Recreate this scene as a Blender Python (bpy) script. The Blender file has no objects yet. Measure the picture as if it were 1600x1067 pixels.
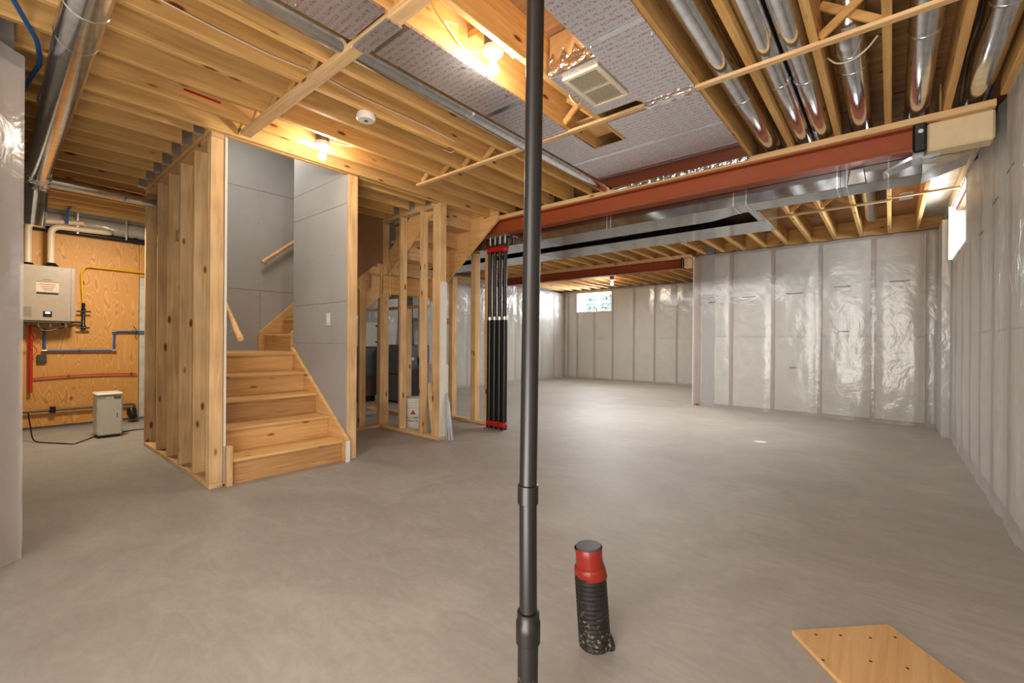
import bpy, bmesh, math, random
from mathutils import Vector, Matrix, noise
random.seed(7)
C = bpy.context.scene.collection
S = bpy.context.scene

# ------------------------------------------------------------------ camera, world, lights, exposure
YAW, PITCH, ROLL, FPX, CAMH = .703056, -.000909, .0075025, 698.06, 1.1
fwd = Vector((-math.sin(YAW)*math.cos(PITCH), math.cos(YAW)*math.cos(PITCH), math.sin(PITCH)))
rt = Vector((math.cos(YAW), math.sin(YAW), 0)); upv = rt.cross(fwd)
R = math.cos(ROLL)*rt + math.sin(ROLL)*upv
U = -math.sin(ROLL)*rt + math.cos(ROLL)*upv
cam = bpy.data.objects.new('camera', bpy.data.cameras.new('camera')); C.objects.link(cam)
m = Matrix((R, U, -fwd)).transposed().to_4x4(); m.translation = (0, 0, CAMH)
cam.matrix_world = m
cam.data.sensor_width = 36; cam.data.lens = FPX/1600*36; cam.data.clip_start = .02
S.camera = cam
S.view_settings.view_transform = 'Standard'; S.view_settings.look = 'None'
S.view_settings.gamma = 1; S.view_settings.use_curve_mapping = False
S.view_settings.exposure = 0.60
w = bpy.data.worlds.new('sky'); S.world = w; w.use_nodes = True
w.node_tree.nodes['Background'].inputs[0].default_value = (.80, .90, 1.0, 1)
w.node_tree.nodes['Background'].inputs[1].default_value = 2.2

def area(name, loc, target, size, power, color, sy=None):
    l = bpy.data.lights.new(name, 'AREA'); l.shape = 'RECTANGLE'; l.size = size; l.size_y = sy or size
    l.energy = power; l.color = color
    o = bpy.data.objects.new(name, l); C.objects.link(o); o.location = loc
    o.rotation_euler = (Vector(target)-Vector(loc)).to_track_quat('-Z', 'Y').to_euler()
    return o
area('fill_behind_camera', (-.5, -1.9, 1.9), (-1.6, 4, 1.3), 2.4, 56, (1, .95, .88), 1.3)
area('ceiling_bounce_fill', (-.5, -.5, .45), (-1.0, 2.2, 2.7), 1.2, 40, (1, .94, .86), 1.2)  # added upward fill, stands in for floor bounce onto the ceiling
area('fill_far_room', (-4.6, 9.0, 2.45), (-4.6, 9.0, 0), 1.6, 42, (1, .97, .93), 1.6)
area('fill_mid_room', (-2.6, 6.2, 2.2), (-2.6, 6.2, 0), 2.2, 46, (1, .98, .96), 1.2)
area('daylight_right_window', (.74, 6.55, 2.34), (-2.5, 6.2, 1.7), .9, 24, (.88, .94, 1), .42)
area('daylight_far_window', (-6.6, 11.62, 2.27), (-6.6, 8.0, 2.4), .9, 40, (.86, .93, 1), .45)
area('utility_fill', (-6.2, .75, 2.35), (-6.9, .75, 0), .3, 26, (1, .86, .66), .3)  # added fill to brighten the plywood wall, no fixture there
area('stairwell_fill', (-4.9, 1.75, 3.6), (-5.0, 1.75, 0), .5, 14, (1, .93, .85), .5)  # added dim fill from above the stairs, no fixture there
sp = bpy.data.lights.new('sun_through_right_window', 'SPOT'); sp.energy = 420; sp.spot_size = math.radians(1.9); sp.spot_blend = .25
sp.shadow_soft_size = .004
so = bpy.data.objects.new('sun_through_right_window', sp); C.objects.link(so); so.location = (.77, 6.35, 2.5)
so.rotation_euler = (Vector((-1.10, 5.59, 0))-Vector(so.location)).to_track_quat('-Z', 'Y').to_euler()

# ------------------------------------------------------------------ materials
def lin(r, g, b):
    f = lambda c: (c/255/12.92 if c/255 <= .04045 else ((c/255+.055)/1.055)**2.4)
    return (f(r), f(g), f(b), 1)
def newmat(name):
    mt = bpy.data.materials.new(name); mt.use_nodes = True
    nt = mt.node_tree; return mt, nt, nt.nodes['Principled BSDF']
def nd(nt, typ, **kw):
    n = nt.nodes.new(typ)
    for k, v in kw.items():
        if k in n.inputs: n.inputs[k].default_value = v
        else: setattr(n, k, v)
    return n
def ramp(nt, stops):
    r = nt.nodes.new('ShaderNodeValToRGB'); e = r.color_ramp.elements
    e[0].position, e[0].color = stops[0]; e[1].position, e[1].color = stops[-1]
    for p, c in stops[1:-1]:
        x = e.new(p); x.color = c
    return r
def coords(nt, scale, kind='Object', rot=(0, 0, 0)):
    t = nt.nodes.new('ShaderNodeTexCoord'); mp = nt.nodes.new('ShaderNodeMapping')
    mp.inputs['Scale'].default_value = scale; mp.inputs['Rotation'].default_value = rot
    nt.links.new(t.outputs[kind], mp.inputs[0]); return mp.outputs[0]
def plain(name, col, rough=.5, metal=0, spec=.5):
    mt, nt, b = newmat(name); b.inputs['Base Color'].default_value = col
    b.inputs['Roughness'].default_value = rough; b.inputs['Metallic'].default_value = metal
    b.inputs['Specular IOR Level'].default_value = spec
    # faint procedural wear so that nothing is perfectly flat
    v = coords(nt, (6, 6, 6)); n = nd(nt, 'ShaderNodeTexNoise', Scale=3.0, Detail=4.0); nt.links.new(v, n.inputs['Vector'])
    mx = nd(nt, 'ShaderNodeMix', data_type='RGBA'); mx.inputs[6].default_value = tuple(c*.86 for c in col[:3])+(1,)
    mx.inputs[7].default_value = tuple(min(1, c*1.08) for c in col[:3])+(1,)
    nt.links.new(n.outputs[0], mx.inputs[0]); nt.links.new(mx.outputs[2], b.inputs['Base Color'])
    return mt
def wood(name, axis, dark, light, knot, rough=.62, scale=1.0, knots=True):
    mt, nt, b = newmat(name)
    lo = 1.6*scale; hi = 26*scale
    sc = {'x': (lo, hi, hi), 'y': (hi, lo, hi), 'z': (hi, hi, lo)}[axis]
    v = coords(nt, sc)
    n = nd(nt, 'ShaderNodeTexNoise', Scale=1.0, Detail=5.0, Roughness=.6, Distortion=.8); nt.links.new(v, n.inputs['Vector'])
    r = ramp(nt, [(.3, dark), (.7, light)]); nt.links.new(n.outputs[0], r.inputs[0])
    # slow board-to-board variation
    v3 = coords(nt, (3.3, 3.3, 3.3) if axis == 'z' else ({'x': (.25, 3.4, .6), 'y': (3.4, .25, .6)}[axis]))
    n3 = nd(nt, 'ShaderNodeTexNoise', Scale=1.0, Detail=1.0); nt.links.new(v3, n3.inputs['Vector'])
    hs = nd(nt, 'ShaderNodeHueSaturation'); mr = nd(nt, 'ShaderNodeMapRange'); mr.inputs[1].default_value = .3; mr.inputs[2].default_value = .7
    mr.inputs[3].default_value = .84; mr.inputs[4].default_value = 1.10
    nt.links.new(n3.outputs[0], mr.inputs[0]); nt.links.new(mr.outputs[0], hs.inputs['Value']); nt.links.new(r.outputs[0], hs.inputs['Color'])
    out = hs.outputs[0]
    if knots:
        s2 = {'x': (3.4, 10, 10), 'y': (10, 3.4, 10), 'z': (10, 10, 3.4)}[axis]
        v2 = coords(nt, s2)
        vo = nd(nt, 'ShaderNodeTexVoronoi', Scale=1.0); nt.links.new(v2, vo.inputs['Vector'])
        r2 = ramp(nt, [(.09, (1, 1, 1, 1)), (.16, (0, 0, 0, 1))]); nt.links.new(vo.outputs['Distance'], r2.inputs[0])
        mx = nd(nt, 'ShaderNodeMix', data_type='RGBA'); mx.inputs[7].default_value = knot
        nt.links.new(r2.outputs[0], mx.inputs[0]); nt.links.new(out, mx.inputs[6]); out = mx.outputs[2]
    nt.links.new(out, b.inputs['Base Color']); b.inputs['Roughness'].default_value = rough
    b.inputs['Specular IOR Level'].default_value = .3
    bp = nd(nt, 'ShaderNodeBump', Strength=.12, Distance=.004); nt.links.new(n.outputs[0], bp.inputs['Height']); nt.links.new(bp.outputs[0], b.inputs['Normal'])
    return mt
M = {}
for a in 'xyz':
    M['stud_'+a] = wood('spruce_stud_'+a, a, lin(200, 156, 104), lin(232, 196, 148), lin(112, 66, 32))
    M['joist_'+a] = wood('spruce_joist_'+a, a, lin(196, 148, 84), lin(232, 186, 120), lin(120, 70, 32))
    M['stair_'+a] = wood('stair_pine_'+a, a, lin(206, 158, 98), lin(234, 190, 130), lin(150, 96, 50), rough=.45)
M['oak_x'] = wood('grained_riser', 'y', lin(168, 122, 76), lin(206, 160, 108), lin(150, 100, 60), scale=1.6, knots=False)
M['subfloor'] = wood('subfloor_sheathing', 'x', lin(150, 112, 74), lin(196, 154, 108), lin(80, 52, 32))
M['board'] = wood('plywood_board', 'y', lin(200, 152, 96), lin(222, 178, 122), lin(96, 66, 42), rough=.6, knots=False)
# plywood backing with cathedral grain and knots
def plywood():
    mt, nt, b = newmat('plywood_backing')
    v = coords(nt, (1, 5.0, .8)); n = nd(nt, 'ShaderNodeTexNoise', Scale=1.2, Detail=2.0); nt.links.new(v, n.inputs['Vector'])
    mu = nd(nt, 'ShaderNodeMath', operation='MULTIPLY'); mu.inputs[1].default_value = 60; nt.links.new(n.outputs[0], mu.inputs[0])
    sn = nd(nt, 'ShaderNodeMath', operation='SINE'); nt.links.new(mu.outputs[0], sn.inputs[0])
    r = ramp(nt, [(.0, lin(212, 152, 80)), (.8, lin(226, 170, 98)), (1, lin(198, 134, 66))]); nt.links.new(sn.outputs[0], r.inputs[0])
    v2 = coords(nt, (1, 7, 4.2)); vo = nd(nt, 'ShaderNodeTexVoronoi', Scale=1.0); nt.links.new(v2, vo.inputs['Vector'])
    r2 = ramp(nt, [(.03, (1, 1, 1, 1)), (.17, (0, 0, 0, 1))]); nt.links.new(vo.outputs['Distance'], r2.inputs[0])
    v4 = coords(nt, (.4, .4, 2.3)); n4 = nd(nt, 'ShaderNodeTexNoise', Scale=1.0, Detail=1.0); nt.links.new(v4, n4.inputs['Vector'])
    r4 = ramp(nt, [(.48, (0, 0, 0, 1)), (.56, (1, 1, 1, 1))]); nt.links.new(n4.outputs[0], r4.inputs[0])
    mm = nd(nt, 'ShaderNodeMath', operation='MULTIPLY'); nt.links.new(r2.outputs[0], mm.inputs[0]); nt.links.new(r4.outputs[0], mm.inputs[1])
    mx = nd(nt, 'ShaderNodeMix', data_type='RGBA'); mx.inputs[7].default_value = lin(128, 66, 28)
    nt.links.new(mm.outputs[0], mx.inputs[0]); nt.links.new(r.outputs[0], mx.inputs[6]); nt.links.new(mx.outputs[2], b.inputs['Base Color'])
    b.inputs['Roughness'].default_value = .55; return mt
M['plywood'] = plywood()
def concrete():
    mt, nt, b = newmat('trowelled_concrete')
    v = coords(nt, (1, 1, 1))
    n1 = nd(nt, 'ShaderNodeTexNoise', Scale=.9, Detail=6.0, Roughness=.62, Distortion=1.6); nt.links.new(v, n1.inputs['Vector'])
    n2 = nd(nt, 'ShaderNodeTexNoise', Scale=34.0, Detail=4.0); nt.links.new(v, n2.inputs['Vector'])
    v5 = coords(nt, (1.5, 3.4, 1), rot=(0, 0, .6)); n5 = nd(nt, 'ShaderNodeTexNoise', Scale=2.2, Detail=7.0, Roughness=.7, Distortion=2.2); nt.links.new(v5, n5.inputs['Vector'])
    a = nd(nt, 'ShaderNodeMix', data_type='FLOAT'); a.inputs[0].default_value = .45; nt.links.new(n1.outputs[0], a.inputs[2]); nt.links.new(n5.outputs[0], a.inputs[3])
    c = nd(nt, 'ShaderNodeMix', data_type='FLOAT'); c.inputs[0].default_value = .12; nt.links.new(a.outputs[0], c.inputs[2]); nt.links.new(n2.outputs[0], c.inputs[3])
    r = ramp(nt, [(.30, lin(144, 137, 128)), (.5, lin(161, 154, 145)), (.66, lin(176, 170, 161))]); nt.links.new(c.outputs[0], r.inputs[0])
    nt.links.new(r.outputs[0], b.inputs['Base Color'])
    rr = nd(nt, 'ShaderNodeMapRange'); rr.inputs[3].default_value = .46; rr.inputs[4].default_value = .66; nt.links.new(n5.outputs[0], rr.inputs[0]); nt.links.new(rr.outputs[0], b.inputs['Roughness'])
    bp = nd(nt, 'ShaderNodeBump', Strength=.15, Distance=.004); nt.links.new(n5.outputs[0], bp.inputs['Height']); nt.links.new(bp.outputs[0], b.inputs['Normal'])
    return mt
M['concrete'] = concrete()
def metal(name, col, rough, bump=.03, sc=3.0, spangle=True):
    mt, nt, b = newmat(name); b.inputs['Metallic'].default_value = 1
    v = coords(nt, (1, 1, 1)); n = nd(nt, 'ShaderNodeTexNoise', Scale=sc*6, Detail=3.0); nt.links.new(v, n.inputs['Vector'])
    r = ramp(nt, [(.35, tuple(c*.82 for c in col[:3])+(1,)), (.65, col)]); nt.links.new(n.outputs[0], r.inputs[0]); nt.links.new(r.outputs[0], b.inputs['Base Color'])
    b.inputs['Roughness'].default_value = rough
    n2 = nd(nt, 'ShaderNodeTexNoise', Scale=sc, Detail=2.0); nt.links.new(v, n2.inputs['Vector'])
    bp = nd(nt, 'ShaderNodeBump', Strength=bump, Distance=.02); nt.links.new(n2.outputs[0], bp.inputs['Height']); nt.links.new(bp.outputs[0], b.inputs['Normal'])
    return mt
M['galv'] = metal('galvanised_steel', (.76, .78, .80, 1), .16)
M['galv_duct'] = metal('galvanised_duct_shaded', (.36, .37, .38, 1), .13, .03)  # same steel with shade and dark ceiling reflections put into its base colour
M['foiltape'] = metal('crinkled_foil_tape', (.9, .9, .9, 1), .2, 1.0, 22)
M['hanger'] = metal('hanger_steel', (.62, .63, .62, 1), .4)
def foil():
    mt, nt, b = newmat('printed_foil_sheet'); b.inputs['Metallic'].default_value = .8; b.inputs['Roughness'].default_value = .30
    v = coords(nt, (1, 1, 1))
    br = nd(nt, 'ShaderNodeTexBrick', offset=.5); nt.links.new(v, br.inputs['Vector'])
    br.inputs['Scale'].default_value = 1.0; br.inputs['Brick Width'].default_value = .13; br.inputs['Row Height'].default_value = .038
    br.inputs['Mortar Size'].default_value = .009; br.inputs['Mortar Smooth'].default_value = .1
    br.inputs['Color1'].default_value = (1, 1, 1, 1); br.inputs['Color2'].default_value = (1, 1, 1, 1); br.inputs['Mortar'].default_value = (0, 0, 0, 1)
    v2 = coords(nt, (150, 60, 1)); n = nd(nt, 'ShaderNodeTexNoise', Scale=1.0, Detail=1.0); nt.links.new(v2, n.inputs['Vector'])
    r = ramp(nt, [(.50, (0, 0, 0, 1)), (.56, (1, 1, 1, 1))]); nt.links.new(n.outputs[0], r.inputs[0])
    mm = nd(nt, 'ShaderNodeMath', operation='MULTIPLY'); nt.links.new(br.outputs['Color'], mm.inputs[0]); nt.links.new(r.outputs[0], mm.inputs[1])
    m2 = nd(nt, 'ShaderNodeMath', operation='MULTIPLY'); m2.inputs[1].default_value = .62; nt.links.new(mm.outputs[0], m2.inputs[0])
    mx = nd(nt, 'ShaderNodeMix', data_type='RGBA'); mx.inputs[6].default_value = lin(204, 205, 210); mx.inputs[7].default_value = lin(176, 84, 86)
    nt.links.new(m2.outputs[0], mx.inputs[0]); nt.links.new(mx.outputs[2], b.inputs['Base Color'])
    n3 = nd(nt, 'ShaderNodeTexNoise', Scale=5.0, Detail=3.0); nt.links.new(v, n3.inputs['Vector'])
    bp = nd(nt, 'ShaderNodeBump', Strength=.12, Distance=.02); nt.links.new(n3.outputs[0], bp.inputs['Height']); nt.links.new(bp.outputs[0], b.inputs['Normal'])
    return mt
M['foil'] = foil()
def film(name, sc, fac, bump=.5, gl=.14):
    mt, nt, b = newmat(name); nt.nodes.remove(b); out = nt.nodes['Material Output']
    v = coords(nt, sc)
    n = nd(nt, 'ShaderNodeTexNoise', Scale=1.0, Detail=3.0, Roughness=.55, Distortion=1.4); nt.links.new(v, n.inputs['Vector'])
    v2 = coords(nt, (2.2, 2.2, 2.2)); n2 = nd(nt, 'ShaderNodeTexNoise', Scale=2.0, Detail=3.0, Distortion=2.5); nt.links.new(v2, n2.inputs['Vector'])
    ad = nd(nt, 'ShaderNodeMath', operation='MULTIPLY_ADD'); ad.inputs[1].default_value = 1.3; nt.links.new(n2.outputs[0], ad.inputs[0]); nt.links.new(n.outputs[0], ad.inputs[2])
    bp = nd(nt, 'ShaderNodeBump', Strength=bump, Distance=.02); nt.links.new(ad.outputs[0], bp.inputs['Height'])
    tr = nd(nt, 'ShaderNodeBsdfTransparent'); tr.inputs[0].default_value = (.97, .97, .97, 1)
    df = nd(nt, 'ShaderNodeBsdfDiffuse'); df.inputs[0].default_value = (.80, .79, .77, 1); nt.links.new(bp.outputs[0], df.inputs['Normal'])
    m1 = nd(nt, 'ShaderNodeMixShader'); m1.inputs[0].default_value = fac; nt.links.new(tr.outputs[0], m1.inputs[1]); nt.links.new(df.outputs[0], m1.inputs[2])
    g = nd(nt, 'ShaderNodeBsdfGlossy'); g.inputs['Roughness'].default_value = .2; nt.links.new(bp.outputs[0], g.inputs['Normal'])
    m2 = nd(nt, 'ShaderNodeMixShader'); m2.inputs[0].default_value = gl; nt.links.new(m1.outputs[0], m2.inputs[1]); nt.links.new(g.outputs[0], m2.inputs[2])
    nt.links.new(m2.outputs[0], out.inputs['Surface']); return mt
M['film_x'] = film('poly_film_crinkled', (7, 7, 3.5), .34, .16, .09)
M['film_fold'] = film('poly_film_vertical_folds', (14, 10, 1.4), .46, .42, .12)
M['film_near'] = film('poly_film_close', (5, 5, 1.6), .46, .18, .08)
def batt():
    mt, nt, b = newmat('fibreglass_batt'); v = coords(nt, (1, 1, 1)); n = nd(nt, 'ShaderNodeTexNoise', Scale=9.0, Detail=6.0); nt.links.new(v, n.inputs['Vector'])
    r = ramp(nt, [(.3, lin(188, 182, 170)), (.7, lin(214, 209, 198))]); nt.links.new(n.outputs[0], r.inputs[0]); nt.links.new(r.outputs[0], b.inputs['Base Color'])
    b.inputs['Roughness'].default_value = .95
    bp = nd(nt, 'ShaderNodeBump', Strength=.6, Distance=.01); nt.links.new(n.outputs[0], bp.inputs['Height']); nt.links.new(bp.outputs[0], b.inputs['Normal']); return mt
M['batt'] = batt()
M['wallstud'] = wood('wall_stud_behind_film', 'z', lin(126, 80, 52), lin(164, 116, 80), lin(70, 38, 24))
def drywall():
    mt, nt, b = newmat('grey_drywall'); v = coords(nt, (1, 1, 1)); n = nd(nt, 'ShaderNodeTexNoise', Scale=1.5, Detail=5.0); nt.links.new(v, n.inputs['Vector'])
    r = ramp(nt, [(.3, lin(158, 156, 153)), (.7, lin(172, 170, 166))]); nt.links.new(n.outputs[0], r.inputs[0]); nt.links.new(r.outputs[0], b.inputs['Base Color'])
    b.inputs['Roughness'].default_value = .9; return mt
M['drywall'] = drywall()
M['paper_brown'] = plain('drywall_back_paper', lin(150, 112, 76), .9)
M['white_gyp'] = plain('gypsum_edge', lin(226, 218, 206), .9)
M['beam'] = plain('red_oxide_paint', lin(158, 74, 34), .5)
M['abs'] = plain('black_plastic_pipe', lin(25, 22, 20), .36)
M['black'] = plain('black_paint', lin(16, 15, 15), .35)
M['redtape'] = plain('red_tape', lin(176, 24, 18), .4)
M['redfoil'] = plain('red_sheathing_tape', lin(136, 32, 20), .32)
M['cap'] = plain('grey_cap', lin(72, 72, 70), .4)
M['white'] = plain('white_plastic', lin(224, 218, 208), .35)
M['paint_white'] = plain('white_painted_panel', lin(236, 234, 230), .5)
M['ivory'] = plain('ivory_grille', lin(222, 208, 182), .4)
M['cablewhite'] = plain('white_cable', lin(228, 216, 192), .5)
M['pvc'] = plain('pvc_pipe', lin(222, 200, 168), .4)
M['heater'] = plain('beige_enamel', lin(172, 156, 140), .35)
M['yellow'] = plain('yellow_gas_pipe', lin(226, 176, 20), .4)
M['blue'] = plain('blue_tube', lin(36, 92, 160), .4)
M['red'] = plain('red_tube', lin(206, 44, 34), .4)
M['greypipe'] = plain('grey_tube', lin(92, 84, 74), .5)
M['foam'] = plain('cream_spray_foam', lin(226, 204, 164), .7)
M['furnace'] = plain('dark_grey_enamel', lin(88, 92, 98), .4)
M['brownbox'] = plain('brown_equipment_panel', lin(92, 70, 54), .6)
M['paper'] = plain('paper_label', lin(214, 196, 176), .7)
M['ink'] = plain('dark_ink', lin(30, 28, 27), .6)
M['greyink'] = plain('grey_ink', lin(92, 86, 80), .6)
M['brass'] = metal('brass_fitting', (.62, .48, .26, 1), .35)
M['found'] = plain('foundation_concrete', lin(150, 146, 140), .9)
M['dirty'] = plain('insulated_hose_wrap', lin(172, 156, 134), .5)
M['siding'] = plain('pale_siding', lin(212, 212, 206), .7)
M['leaf'] = plain('garden_green', lin(96, 122, 60), .8)
def emit(name, col, st):
    mt, nt, b = newmat(name); b.inputs['Emission Color'].default_value = col; b.inputs['Emission Strength'].default_value = st
    b.inputs['Base Color'].default_value = (1, 1, 1, 1); return mt
M['bulb'] = emit('glowing_bulb', (1, .88, .70, 1), 290)
M['bulb_far'] = emit('glowing_far_bulb', (1, .87, .66, 1), 260)
M['screen'] = emit('lit_display', (.25, .55, 1, 1), .6)
def glass():
    mt, nt, b = newmat('window_glass'); nt.nodes.remove(b)
    tr = nd(nt, 'ShaderNodeBsdfTransparent'); tr.inputs[0].default_value = (.93, .97, .97, 1); g = nd(nt, 'ShaderNodeBsdfGlossy'); g.inputs['Roughness'].default_value = .02
    mx = nd(nt, 'ShaderNodeMixShader'); mx.inputs[0].default_value = .08; nt.links.new(tr.outputs[0], mx.inputs[1]); nt.links.new(g.outputs[0], mx.inputs[2])
    nt.links.new(mx.outputs[0], nt.nodes['Material Output'].inputs['Surface']); return mt
M['glass'] = glass()
# speckled concrete-splashed black sleeve
def speck():
    mt, nt, b = newmat('splashed_black_plastic'); v = coords(nt, (1, 1, 1))
    n = nd(nt, 'ShaderNodeTexNoise', Scale=90.0, Detail=4.0); nt.links.new(v, n.inputs['Vector'])
    sx = nd(nt, 'ShaderNodeSeparateXYZ'); tc = nd(nt, 'ShaderNodeTexCoord'); nt.links.new(tc.outputs['Object'], sx.inputs[0])
    mr = nd(nt, 'ShaderNodeMapRange'); mr.inputs[1].default_value = 0; mr.inputs[2].default_value = .25; mr.inputs[3].default_value = .10; mr.inputs[4].default_value = -.10
    nt.links.new(sx.outputs[2], mr.inputs[0])
    ad = nd(nt, 'ShaderNodeMath', operation='ADD'); nt.links.new(n.outputs[0], ad.inputs[0]); nt.links.new(mr.outputs[0], ad.inputs[1])
    r = ramp(nt, [(.60, lin(24, 22, 20)), (.78, lin(140, 124, 102))]); nt.links.new(ad.outputs[0], r.inputs[0]); nt.links.new(r.outputs[0], b.inputs['Base Color'])
    b.inputs['Roughness'].default_value = .45; return mt
M['speck'] = speck()

# ------------------------------------------------------------------ helpers
class MB:
    def __init__(s): s.v = []; s.f = []
    def box(s, x0, x1, y0, y1, z0, z1):
        b = len(s.v); s.v += [(x, y, z) for z in (z0, z1) for y in (y0, y1) for x in (x0, x1)]
        s.f += [tuple(b+i for i in q) for q in ((0, 2, 3, 1), (4, 5, 7, 6), (0, 1, 5, 4), (2, 6, 7, 3), (0, 4, 6, 2), (1, 3, 7, 5))]; return s
    def prism(s, pts, ax, a0, a1):
        """polygon pts in the two other axes, extruded along ax"""
        b = len(s.v); n = len(pts)
        for a in (a0, a1):
            for p, q in pts: s.v.append({'x': (a, p, q), 'y': (p, a, q), 'z': (p, q, a)}[ax])
        s.f.append(tuple(b+i for i in range(n))); s.f.append(tuple(b+n+i for i in reversed(range(n))))
        for i in range(n):
            j = (i+1) % n; s.f.append((b+i, b+n+i, b+n+j, b+j))
        return s
    def bar(s, p, q, w, t, up=(0, 0, 1)):
        """rectangular bar from p to q, w wide sideways, t thick along up"""
        p, q = Vector(p), Vector(q); d = (q-p).normalized(); sd = d.cross(Vector(up)).normalized(); u = sd.cross(d)
        b = len(s.v)
        for c in (p, q):
            for a, e in ((-1, -1), (1, -1), (1, 1), (-1, 1)): s.v.append(tuple(c+sd*a*w/2+u*e*t/2))
        s.f += [tuple(b+i for i in g) for g in ((0, 1, 2, 3), (7, 6, 5, 4), (0, 4, 5, 1), (1, 5, 6, 2), (2, 6, 7, 3), (3, 7, 4, 0))]; return s
    def tube(s, pts, r, n=16, caps=True):
        pts = [Vector(p) for p in pts]; rs = r if isinstance(r, (list, tuple)) else [r]*len(pts)
        b = len(s.v); prev = None
        for i, p in enumerate(pts):
            d = ((pts[i+1]-p) if i == 0 else (p-pts[i-1]) if i == len(pts)-1 else (pts[i+1]-p).normalized()+(p-pts[i-1]).normalized()).normalized()
            if prev is None:
                a = Vector((0, 0, 1)) if abs(d.z) < .9 else Vector((1, 0, 0)); prev = d.cross(a).normalized()
            prev = (prev-d*prev.dot(d)).normalized(); e = d.cross(prev)
            for k in range(n):
                an = 2*math.pi*k/n; s.v.append(tuple(p+(prev*math.cos(an)+e*math.sin(an))*rs[i]))
        for i in range(len(pts)-1):
            for k in range(n):
                j = (k+1) % n; s.f.append((b+i*n+k, b+i*n+j, b+(i+1)*n+j, b+(i+1)*n+k))
        if caps:
            s.f.append(tuple(b+k for k in reversed(range(n)))); s.f.append(tuple(b+(len(pts)-1)*n+k for k in range(n)))
        return s
def smooth_path(pts, seg=6, rad=.08):
    """round the corners of a polyline"""
    P = [Vector(p) for p in pts]; out = [P[0]]
    for i in range(1, len(P)-1):
        a = (P[i-1]-P[i]); b = (P[i+1]-P[i]); r = min(rad, a.length*.45, b.length*.45)
        A = P[i]+a.normalized()*r; B = P[i]+b.normalized()*r
        for k in range(seg+1):
            t = k/seg; out.append(A*(1-t)**2+P[i]*2*t*(1-t)+B*t*t)
    out.append(P[-1]); return out
def obj(name, mb, mat, parent=None, smooth=False, bevel=0, label=None):
    off = Vector(parent['_loc']) if parent is not None and '_loc' in parent else Vector((0, 0, 0))
    me = bpy.data.meshes.new(name); me.from_pydata([tuple(Vector(v)-off) for v in mb.v], [], mb.f); me.update()
    bm = bmesh.new(); bm.from_mesh(me); bmesh.ops.recalc_face_normals(bm, faces=bm.faces); bm.to_mesh(me); bm.free()
    me.materials.append(M[mat] if isinstance(mat, str) else mat)
    o = bpy.data.objects.new(name, me); C.objects.link(o)
    if parent is not None: o.parent = parent; o['_loc'] = tuple(off)
    if smooth:
        me.shade_smooth() if hasattr(me, 'shade_smooth') else None
        me.set_sharp_from_angle(angle=math.radians(40))
    if bevel:
        b = o.modifiers.new('bevel', 'BEVEL'); b.width = bevel; b.segments = 1; b.limit_method = 'ANGLE'
    if label: o['label'] = label
    return o
def thing(name, loc, label, cat, group=None):
    o = bpy.data.objects.new(name, None); C.objects.link(o); o.location = loc; o['_loc'] = tuple(loc)
    o['label'] = label; o['category'] = cat
    if group: o['group'] = group
    o.empty_display_size = .1; return o
def tag(o, label, cat, group=None):
    o['label'] = label; o['category'] = cat
    if group: o['group'] = group
    return o
def struct(name, mb, mat, **k):
    o = obj(name, mb, mat, **k); o['kind'] = 'structure'; return o
def text(name, s, size, mat, loc, rot, parent, depth=.0006):
    cu = bpy.data.curves.new(name, 'FONT'); cu.body = s; cu.size = size; cu.extrude = depth; cu.align_x = 'CENTER'; cu.align_y = 'CENTER'
    tmp = bpy.data.objects.new('tmp', cu); me = bpy.data.meshes.new_from_object(tmp); bpy.data.objects.remove(tmp); me.materials.clear(); me.materials.append(M[mat])
    o = bpy.data.objects.new(name, me); C.objects.link(o)
    o.location = Vector(loc)-(Vector(parent['_loc']) if parent is not None and '_loc' in parent else Vector((0, 0, 0))); o.rotation_euler = rot
    if parent is not None: o.parent = parent
    return o

H = 2.62; JT = 2.86      # joist underside, subfloor underside

# ------------------------------------------------------------------ floor, ceiling
struct('floor', MB().box(-8.0, 1.0, -3.0, 12.0, -.12, 0), 'concrete')
ceil_mb = MB()
ceil_mb.box(-8.0, 1.0, -3.0, 1.12, JT, JT+.03); ceil_mb.box(-8.0, -5.88, 1.12, 12, JT, JT+.03)
ceil_mb.box(-3.78, 1.0, 1.12, 12, JT, JT+.03); ceil_mb.box(-5.88, -3.78, 4.08, 12, JT, JT+.03); ceil_mb.box(-4.88, -3.78, 2.16, 3.22, JT, JT+.03)
ceiling = struct('ceiling', ceil_mb, 'subfloor')
def joist(x, y0, y1, w=.038, mat='joist_y'):
    return obj('joist', MB().box(x-w/2, x+w/2, y0, y1, H, JT), mat, ceiling, bevel=.003)
MAIN = [.27, -.023, -.305, -.60, -.885, -1.19, -1.53, -1.79, -2.07, -2.37, -2.67, -2.93, -3.22, -3.50, -3.765]
for x in MAIN: joist(x, -2.9, 4.16)
joist(.52, -2.9, 4.0)
LEFT = [-3.93-.3*k for k in range(13)]
for x in LEFT: joist(x, -1.5, 1.02 if x > -5.88 else 4.1)
for x in (-3.80-.035, -4.0, -4.3, -4.6, -4.86): joist(x, 2.27, 3.24)
FARX = [.26, -.023, -.33, -.63, -.93, -1.235, -1.54, -1.85, -2.16, -2.46, -2.75, -3.03, -3.32, -3.62, -3.93, -4.24, -4.56, -4.88, -5.2, -5.5, -5.8, -6.1, -6.4, -6.7, -7.0, -7.3, -7.58]
for x in FARX: joist(x, 4.17, 8.10)
for x in FARX[10:]: joist(x, 8.10, 11.5)
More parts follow.
